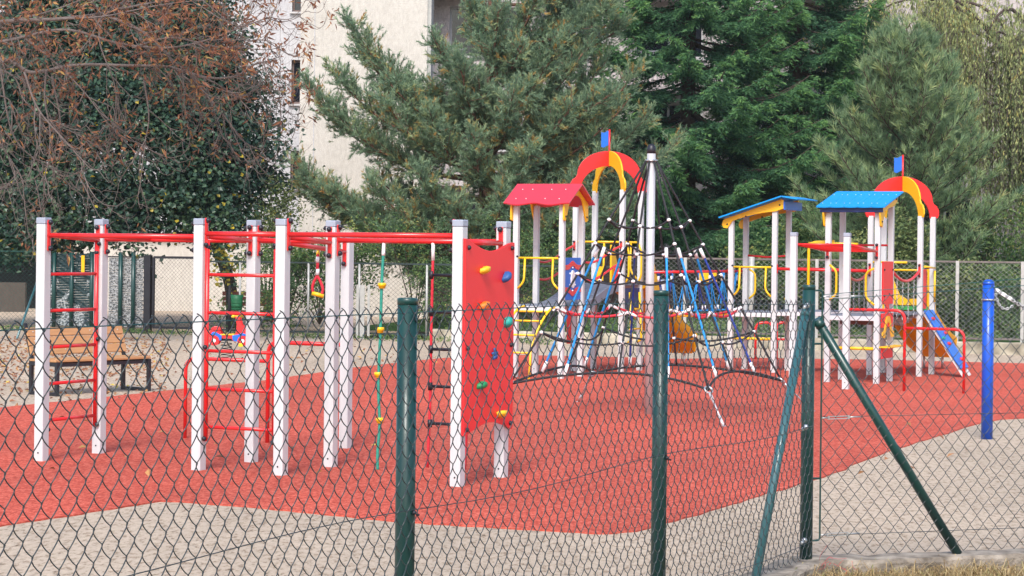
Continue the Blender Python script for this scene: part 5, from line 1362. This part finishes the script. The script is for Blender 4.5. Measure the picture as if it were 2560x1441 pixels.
# ------------------------------------------------------------------ linden (dark broadleaf, left)
YL = 50.5
lb_ = P(584, 820, YL) * [1, 1, 0]
ln_ = thing('linden_tree', lb_, 'dense dark green linden tree on the left behind the autumn branches', 'broadleaf tree')
cl = P(285, 190, YL)
lt = smooth([lb_, lb_ + V3(-.15, 0, 1.2), lb_ + V3(-.9, 0, 2.8), cl + V3(.4, 0, 0), cl + V3(0, 0, 2.5)], 6); MB().tube(lt, np.linspace(.15, .08, len(lt)), 12).build('trunk', M['bark'], ln_)
bm = MB(); pos, nr_, rd = [], [], []
K_ = 0
while K_ < 1000:
    th_ = rng.uniform(0, 2 * math.pi); zq = rng.uniform(1.6, 9.); d_ = V3(math.cos(th_), math.sin(th_), (zq - 4.5) / 4.5); rr_ = rng.uniform(.2, 1.0) ** .5 * np.interp(zq, [1.6, 2.5, 4., 5.3, 6.2, 7.5, 9.], [3.2, 3.45, 3.65, 3.4, 2.75, 2.3, 1.6])
    q = V3(cl[0] + d_[0] * rr_, cl[1] + d_[1] * rr_ * .8, zq)
    if q[1] > YL + 1.6: continue
    zlow = np.interp(q[0], [cl[0] - 3.3, cl[0] - 1., cl[0] + .5, cl[0] + 2., cl[0] + 3.4], [1.5, 1.75, 2.2, 2.35, 2.4])
    if q[2] < zlow: continue
    K_ += 1; n = 150; s_ = rng.uniform(.28, .5)
    o_ = rng.normal(0, 1, (n, 3)) * [s_, s_, s_ * .42]; o_[:, 2] -= .25 * np.linalg.norm(o_[:, :2], axis=1)
    pos.append(q + o_); nv = unit(rng.normal(0, .55, (n, 3)) + np.array([d_[0] * .4, -.25 + d_[1] * .3, .8])); nr_.append(nv); rd.append(np.where(rng.random(n) < .02, rng.uniform(.95, 1, n), np.clip(rng.normal(.45, .18) + rng.normal(0, .16, n), .02, .92)))
    if K_ % 4 == 0: bm.tube(curve(lt[-8] + rng.normal(0, .2, 3), q, .3, 0, 8, .03), np.linspace(.04, .01, 8), 5)
# yellowing low sprays beside the bin and over the gate
for px, py, n, yl in ((545, 640, 130, .5), (575, 690, 70, .6), (330, 640, 60, .05), (250, 600, 120, .05), (360, 655, 24, .0), (140, 590, 100, .04), (560, 600, 160, .15)):
    q = P(px, py, YL - 2.6); pos.append(q + rng.normal(0, 1, (n, 3)) * [.22, .2, .2]); nr_.append(unit(rng.normal(0, .6, (n, 3)) + [0, -.4, .6])); rd.append(np.where(rng.random(n) < yl, rng.uniform(.95, 1, n), rng.uniform(.2, .9, n)))
bm.build('branches', M['bark'], ln_)
pos, nr_, rd = map(np.concatenate, (pos, nr_, rd)); m_ = MB(); leaves(m_, pos, nr_, .115, .10, rd, .18); m_.build('crown', M['lindenL'], ln_)

# ------------------------------------------------------------------ autumn horse chestnut reaching in from the left
YK = 40.
ck = thing('chestnut_tree', V3(-13.5, YK + 1, 0), 'autumn horse chestnut with bare drooping twigs and rusty leaves at the upper left', 'broadleaf tree')
MB().tube(smooth([V3(-13.5, YK + 1, 0), V3(-13.4, YK + 1, 2.2), V3(-12.8, YK + .6, 4.6), V3(-12.2, YK, 8)], 6), np.linspace(.34, .2, 19), 12).build('trunk', M['bark'], ck)
lines = [[(-560, 330), (-200, 170), (0, 150), (70, 180), (110, 178), (200, 163), (330, 165), (420, 168), (520, 195), (590, 190), (640, 160), (692, 152)], [(-560, 200), (-100, 70), (150, 48), (250, 35), (340, 15), (480, -10)], [(-560, 240), (-150, 60), (0, 55), (120, 30), (230, -10)],
         [(150, 48), (255, 42), (340, 25), (420, 10), (520, 0)], [(255, 38), (330, 65), (390, 108), (430, 150), (480, 190), (520, 230)], [(-300, 160), (0, 175), (60, 250), (110, 300), (190, 335), (260, 380)], [(115, 178), (112, 250), (125, 330), (118, 420), (88, 480)], [(40, 80), (130, 150), (210, 230), (290, 330), (380, 372)],
         [(430, 168), (500, 225), (560, 290), (605, 350), (650, 372), (668, 345)], [(360, 200), (372, 300), (352, 388)], [(255, 40), (250, 110), (288, 220), (283, 320)], [(-300, 230), (-50, 320), (40, 420), (60, 470)], [(130, 190), (150, 330), (95, 440), (0, 462)], [(0, 170), (30, 330), (90, 400), (170, 440)], [(-200, 120), (0, 105), (160, 75), (300, 110), (420, 120), (520, 100), (600, 70), (670, 45)],
         [(330, 120), (430, 95), (560, 120), (640, 100), (690, 110)], [(-200, 260), (0, 240), (30, 300), (10, 400)], [(200, 20), (330, -40), (480, -60), (620, -30)], [(420, 168), (520, 200), (600, 240), (640, 225), (718, 228)], [(60, 180), (100, 280), (200, 400), (190, 470)]]
cb_ = MB(); tips = []
def sub(q, d_, L_, r_, lev, dy):
    n = 9; t_ = np.linspace(0, 1, n)[:, None]; side = nrm(np.cross(d_, UP) + 1e-3)
    c = q + d_ * L_ * t_ - UP * (.45 * L_ * np.sin(t_ * 2.2) ** 1.4) * rng.uniform(.2, 1.1) + UP * (.35 * L_ * t_ ** 4) + side * (L_ * .12 * rng.normal() * np.sin(t_ * 3)) + np.cumsum(rng.normal(0, .012, (n, 3)), 0)
    cb_.tube(c, np.linspace(r_, r_ * .45, n), 5); tips.append((c[-1], nrm(c[-1] - c[-2])))
    if lev > 0:
        for _ in range(rng.integers(2, 5)):
            i = rng.integers(2, n - 1); e_ = nrm(nrm(c[i] - c[i - 1]) + rng.normal(0, .65, 3) * [1, .6, 1]); sub(c[i], e_, L_ * rng.uniform(.4, .7), r_ * .6, lev - 1, dy)
for li, ln__ in enumerate(lines):
    dy = rng.uniform(-1.2, 1.5); c = smooth([P(x, y, YK + dy) for x, y in ln__], 8); r_ = .036 if li in (0, 1) else (.026 if li in (2, 4, 14) else .016)
    cb_.tube(c, np.linspace(r_ * 1.25, r_ * .4, len(c)), 7)
    for _ in range(int(len(c) * .30)):
        i = rng.integers(6, len(c) - 1); q = c[i]
        if q[0] < -10.5: continue
        d_ = nrm(nrm(c[i] - c[i - 1]) * .7 + rng.normal(0, .6, 3) * [1, .7, .8] - UP * .1); sub(q, d_, rng.uniform(.45, 1.25), .0105, 2 if rng.random() < .55 else 1, dy)
cb_.build('branches', M['twig'], ck)
lp, ld2, lr = [], [], []
def cluster(q, n=6, s_=.12):
    for _ in range(n):
        lp.append(q + rng.normal(0, .06, 3)); ld2.append(nrm(rng.normal(0, .7, 3) + V3(.25, 0, -.5))); lr.append(np.clip(rng.normal(.5, .22), .02, .99))
for q, d_ in tips:
    py_ = Y0 - (q[2] - H) / q[1] * F; px_ = 1280 + q[0] / q[1] * F
    pb = .62 if py_ < 170 else (.45 if py_ < 260 else (.17 if py_ < 400 else .10))
    if rng.random() < pb: cluster(q, rng.integers(4, 9))
for _ in range(430):                                   # denser leafy twigs high in the crown
    px_, py_ = rng.uniform(-60, 690), rng.uniform(-90, 230); lim = 520 + 110 * rng.random()
    if py_ > 95 + .10 * px_ + rng.normal(0, 55) or px_ > lim: continue
    cluster(P(px_, py_, YK + rng.uniform(-1.5, 2)), rng.integers(4, 9))
for px_, py_ in ((640, 8), (655, 20), (690, 38), (680, 45), (665, 55), (672, 150), (690, 155), (700, 150), (690, 205), (725, 220), (735, 225), (640, 80), (620, 110), (660, 95)): cluster(P(px_, py_, YK), 4)
for px_, py_ in ((345, 340), (350, 320), (320, 375), (360, 365), (150, 400), (140, 390), (165, 620), (172, 640), (175, 630), (100, 160), (50, 140), (450, 150), (470, 170)): cluster(P(px_, py_, YK), 5)
lp, ld2, lr = np.array(lp), np.array(ld2), np.array(lr); K_ = len(lp)
sd = unit(np.cross(ld2, rng.normal(0, 1, (K_, 3)))); nn_ = np.cross(ld2, sd); L_ = rng.uniform(.07, .15, K_)[:, None]; W_ = rng.uniform(.010, .024, K_)[:, None]; cu = rng.normal(0, .04, K_)[:, None]
v = np.stack([lp, lp + ld2 * L_ * .45 + sd * W_ + nn_ * cu, lp + ld2 * L_ + nn_ * cu * 2.2, lp + ld2 * L_ * .45 - sd * W_ + nn_ * cu * .6], 1).reshape(-1, 3); i = np.arange(K_)[:, None] * 4
m_ = MB(); m_.add(v, np.concatenate([i + np.array([[0, 1, 2]]), i + np.array([[0, 2, 3]])]), rnd=np.concatenate([lr, lr])); m_.build('crown', M['chestL'], ck)

# ------------------------------------------------------------------ shrubs and climbers
def shrub(label, blobs, m, ls, seed, name='shrub', flat_=1., cat='shrub'):
    r0 = np.random.default_rng(seed); pos, nr_, rd = [], [], []; st_ = MB(); b0 = None
    for px, py, Y, rx, rz, n in blobs:
        q = P(px, py, Y)
        if b0 is None: b0 = q * [1, 1, 0] + UP * .25
        for _ in range(max(1, n // 60)):
            c = q + r0.normal(0, .45, 3) * [rx, min(rx, 1.) * flat_, rz]; k = 60
            o_ = r0.normal(0, 1, (k, 3)) * [.16, .14, .13]; pos.append(c + o_); nr_.append(unit(r0.normal(0, .7, (k, 3)) + [0, -.35, .6])); rd.append(np.clip(r0.normal(.5, .2) + r0.normal(0, .15, k), .02, .99))
            if r0.random() < .25 and name != 'climber': st_.tube(curve(q * [1, 1, 0] + UP * .2, c, .1, 0, 6), np.linspace(.015, .005, 6), 4)
    st_.tube([b0, b0 + UP * .4], .02, 5)
    o = thing(name, b0, label, cat); st_.build('stems', M['bark'], o)
    pos, nr_, rd = map(np.concatenate, (pos, nr_, rd)); pos[:, 2] = np.maximum(pos[:, 2], .15); m_ = MB(); leaves(m_, pos, nr_, ls, ls * .55, rd); m_.build('foliage', m, o)
shrub('pale green shrub between the dark linden and the cream wall', [(690, 560, 49.5, .45, .9, 1500), (710, 500, 49.8, .35, .5, 700), (670, 640, 49, .6, .5, 1200)], M['lightL'], .07, 31)
shrub('dark evergreen hedge behind the black mesh fence', [(720, 640, 48, 1.0, .5, 2600), (800, 700, 48, 1., .6, 2800), (700, 760, 47.8, 1., .5, 2200), (860, 640, 48.2, .9, .6, 2200)], M['bushL'], .08, 32, 'hedge', cat='hedge')
shrub('low dark bush behind the rope ladder and climbing panel', [(1090, 700, 47.5, .8, .6, 1800), (1120, 770, 47, .7, .4, 1300), (1040, 600, 48, .9, .6, 1500)], M['bushL'], .07, 33)
shrub('dark bush behind the red roofed play house', [(1330, 700, 47, 1., .7, 2600), (1420, 640, 47.5, .9, .6, 2000), (1290, 620, 47.5, .7, .6, 1400)], M['bushL'], .07, 34)
shrub('leafy climber hanging over the back fence beside the right arch', [(2275, 610, 43.2, .22, .75, 1000), (2255, 700, 43.2, .22, .6, 700), (2210, 600, 43.4, .25, .6, 700), (2170, 640, 43.4, .3, .5, 700), (2345, 740, 42.9, .15, .5, 450), (2410, 700, 42.9, .25, .4, 400)], M['lightL'], .10, 35, 'climber', .4, 'climbing plant')
shrub('dark hedge behind the galvanised fence at the right', [(2380, 760, 44.5, .9, .5, 1800), (2500, 720, 44.5, .9, .6, 2000), (2460, 800, 44, .9, .4, 1500), (2290, 780, 44.5, .8, .4, 1400), (2150, 740, 45, .9, .5, 1500), (2560, 620, 45.5, .7, .7, 1400), (2440, 600, 46, .7, .6, 1200), (2330, 640, 46, .8, .5, 1200)], M['bushL'], .09, 36, 'hedge', cat='hedge')
shrub('dark low bush behind the middle of the galvanised fence', [(1960, 700, 46.5, .9, .5, 1800), (1880, 640, 47, .7, .5, 1200), (1990, 600, 47, .7, .6, 1400), (2070, 690, 46, .7, .5, 1200)], M['bushL'], .10, 37)
# ground cover on the lawn behind the middle fence
n = 26000; m_ = MB(); X_ = rng.uniform(-1.5, 9, n); of = rng.uniform(.25, 3.2, n) ** 1.1
base = np.stack([X_, 44.3 - .3263 * (X_ - 1), np.interp(of, [.22, 1.5, 4, 9], [.16, .22, .35, .6])], 1) + LY[None] * of[:, None] + UP[None] * rng.uniform(.0, .09, n)[:, None]
leaves(m_, base, unit(rng.normal(0, .5, (n, 3)) + [0, -.3, .8]), .07, .045, np.clip(rng.normal(.6, .2, n), .02, .99))
tag(m_.build('ground_cover', M['bushL']), 'green ground cover on the bank behind the fence', 'ground cover', kind='stuff')
# weeds at the foot of the fences, left
n = 2600; m_ = MB(); q = np.array([BL(x, o_) for x, o_ in zip(rng.uniform(-12, 1, n), -np.abs(rng.normal(.15, .4, n)))]); q[:, 2] = rng.uniform(.0, .10, n)
leaves(m_, q, unit(rng.normal(0, .7, (n, 3)) + [0, -.5, .5]), .07, .03, rng.uniform(.2, .95, n)); tag(m_.build('weeds', M['bushL']), 'weeds along the foot of the left back fence', 'weeds', kind='stuff')
# fallen leaves
n = 2300; m_ = MB(); px_ = rng.uniform(-60, 1250, n); py_ = 845 + np.abs(rng.normal(0, 1, n)) * 45
px_[:1700] = rng.uniform(-80, 420, 1700); py_[:1700] = 840 + np.abs(rng.normal(0, 1, 1700)) * 75
px_[-300:] = rng.uniform(100, 2560, 300); py_[-300:] = rng.uniform(915, 1205, 300)
ok = py_ < 1210; q = np.array([G(a, b, .03) for a, b in zip(px_[ok], py_[ok])]); q[:, 2] = .012
red = np.array([b > 1020 - .105 * a for a, b in zip(px_[ok], py_[ok])]); q[red, 2] = .032
keep = ~red | (rng.random(len(q)) < .12); q = q[keep]; n = len(q)
leaves(m_, q, unit(rng.normal(0, .35, (n, 3)) + [0, -.15, 1.]), .075, .045, np.clip(rng.normal(.5, .27, n), .01, .99), .35)
M['litter'] = leafmat('fallen_leaves', [(0, (.14, .06, .04)), (.45, (.30, .13, .07)), (.78, (.42, .22, .10)), (.93, (.50, .32, .10)), (1, (.66, .52, .10))], .75, .1)
tag(m_.build('fallen_leaves', M['litter']), 'brown and yellow fallen leaves scattered round the bench', 'fallen leaves', kind='stuff')
# ------------------------------------------------------------------ thin autumn haze
hz = bpy.data.materials.new('haze_air'); hz.use_nodes = True; nt_ = hz.node_tree; nt_.nodes.clear()
out = nt_.nodes.new('ShaderNodeOutputMaterial'); pv = nt_.nodes.new('ShaderNodeVolumePrincipled'); pv.inputs['Density'].default_value = HAZE; pv.inputs['Color'].default_value = (.86, .93, 1, 1); pv.inputs['Anisotropy'].default_value = .2
nt_.links.new(pv.outputs[0], out.inputs['Volume'])
tag(MB().box(V3(0, 35, 9.5), 80, 110, 21).build('haze', hz), 'thin pale haze in the autumn air', 'haze', kind='stuff')
print('SHOOTS', NP, n1, n2, len(SP2))
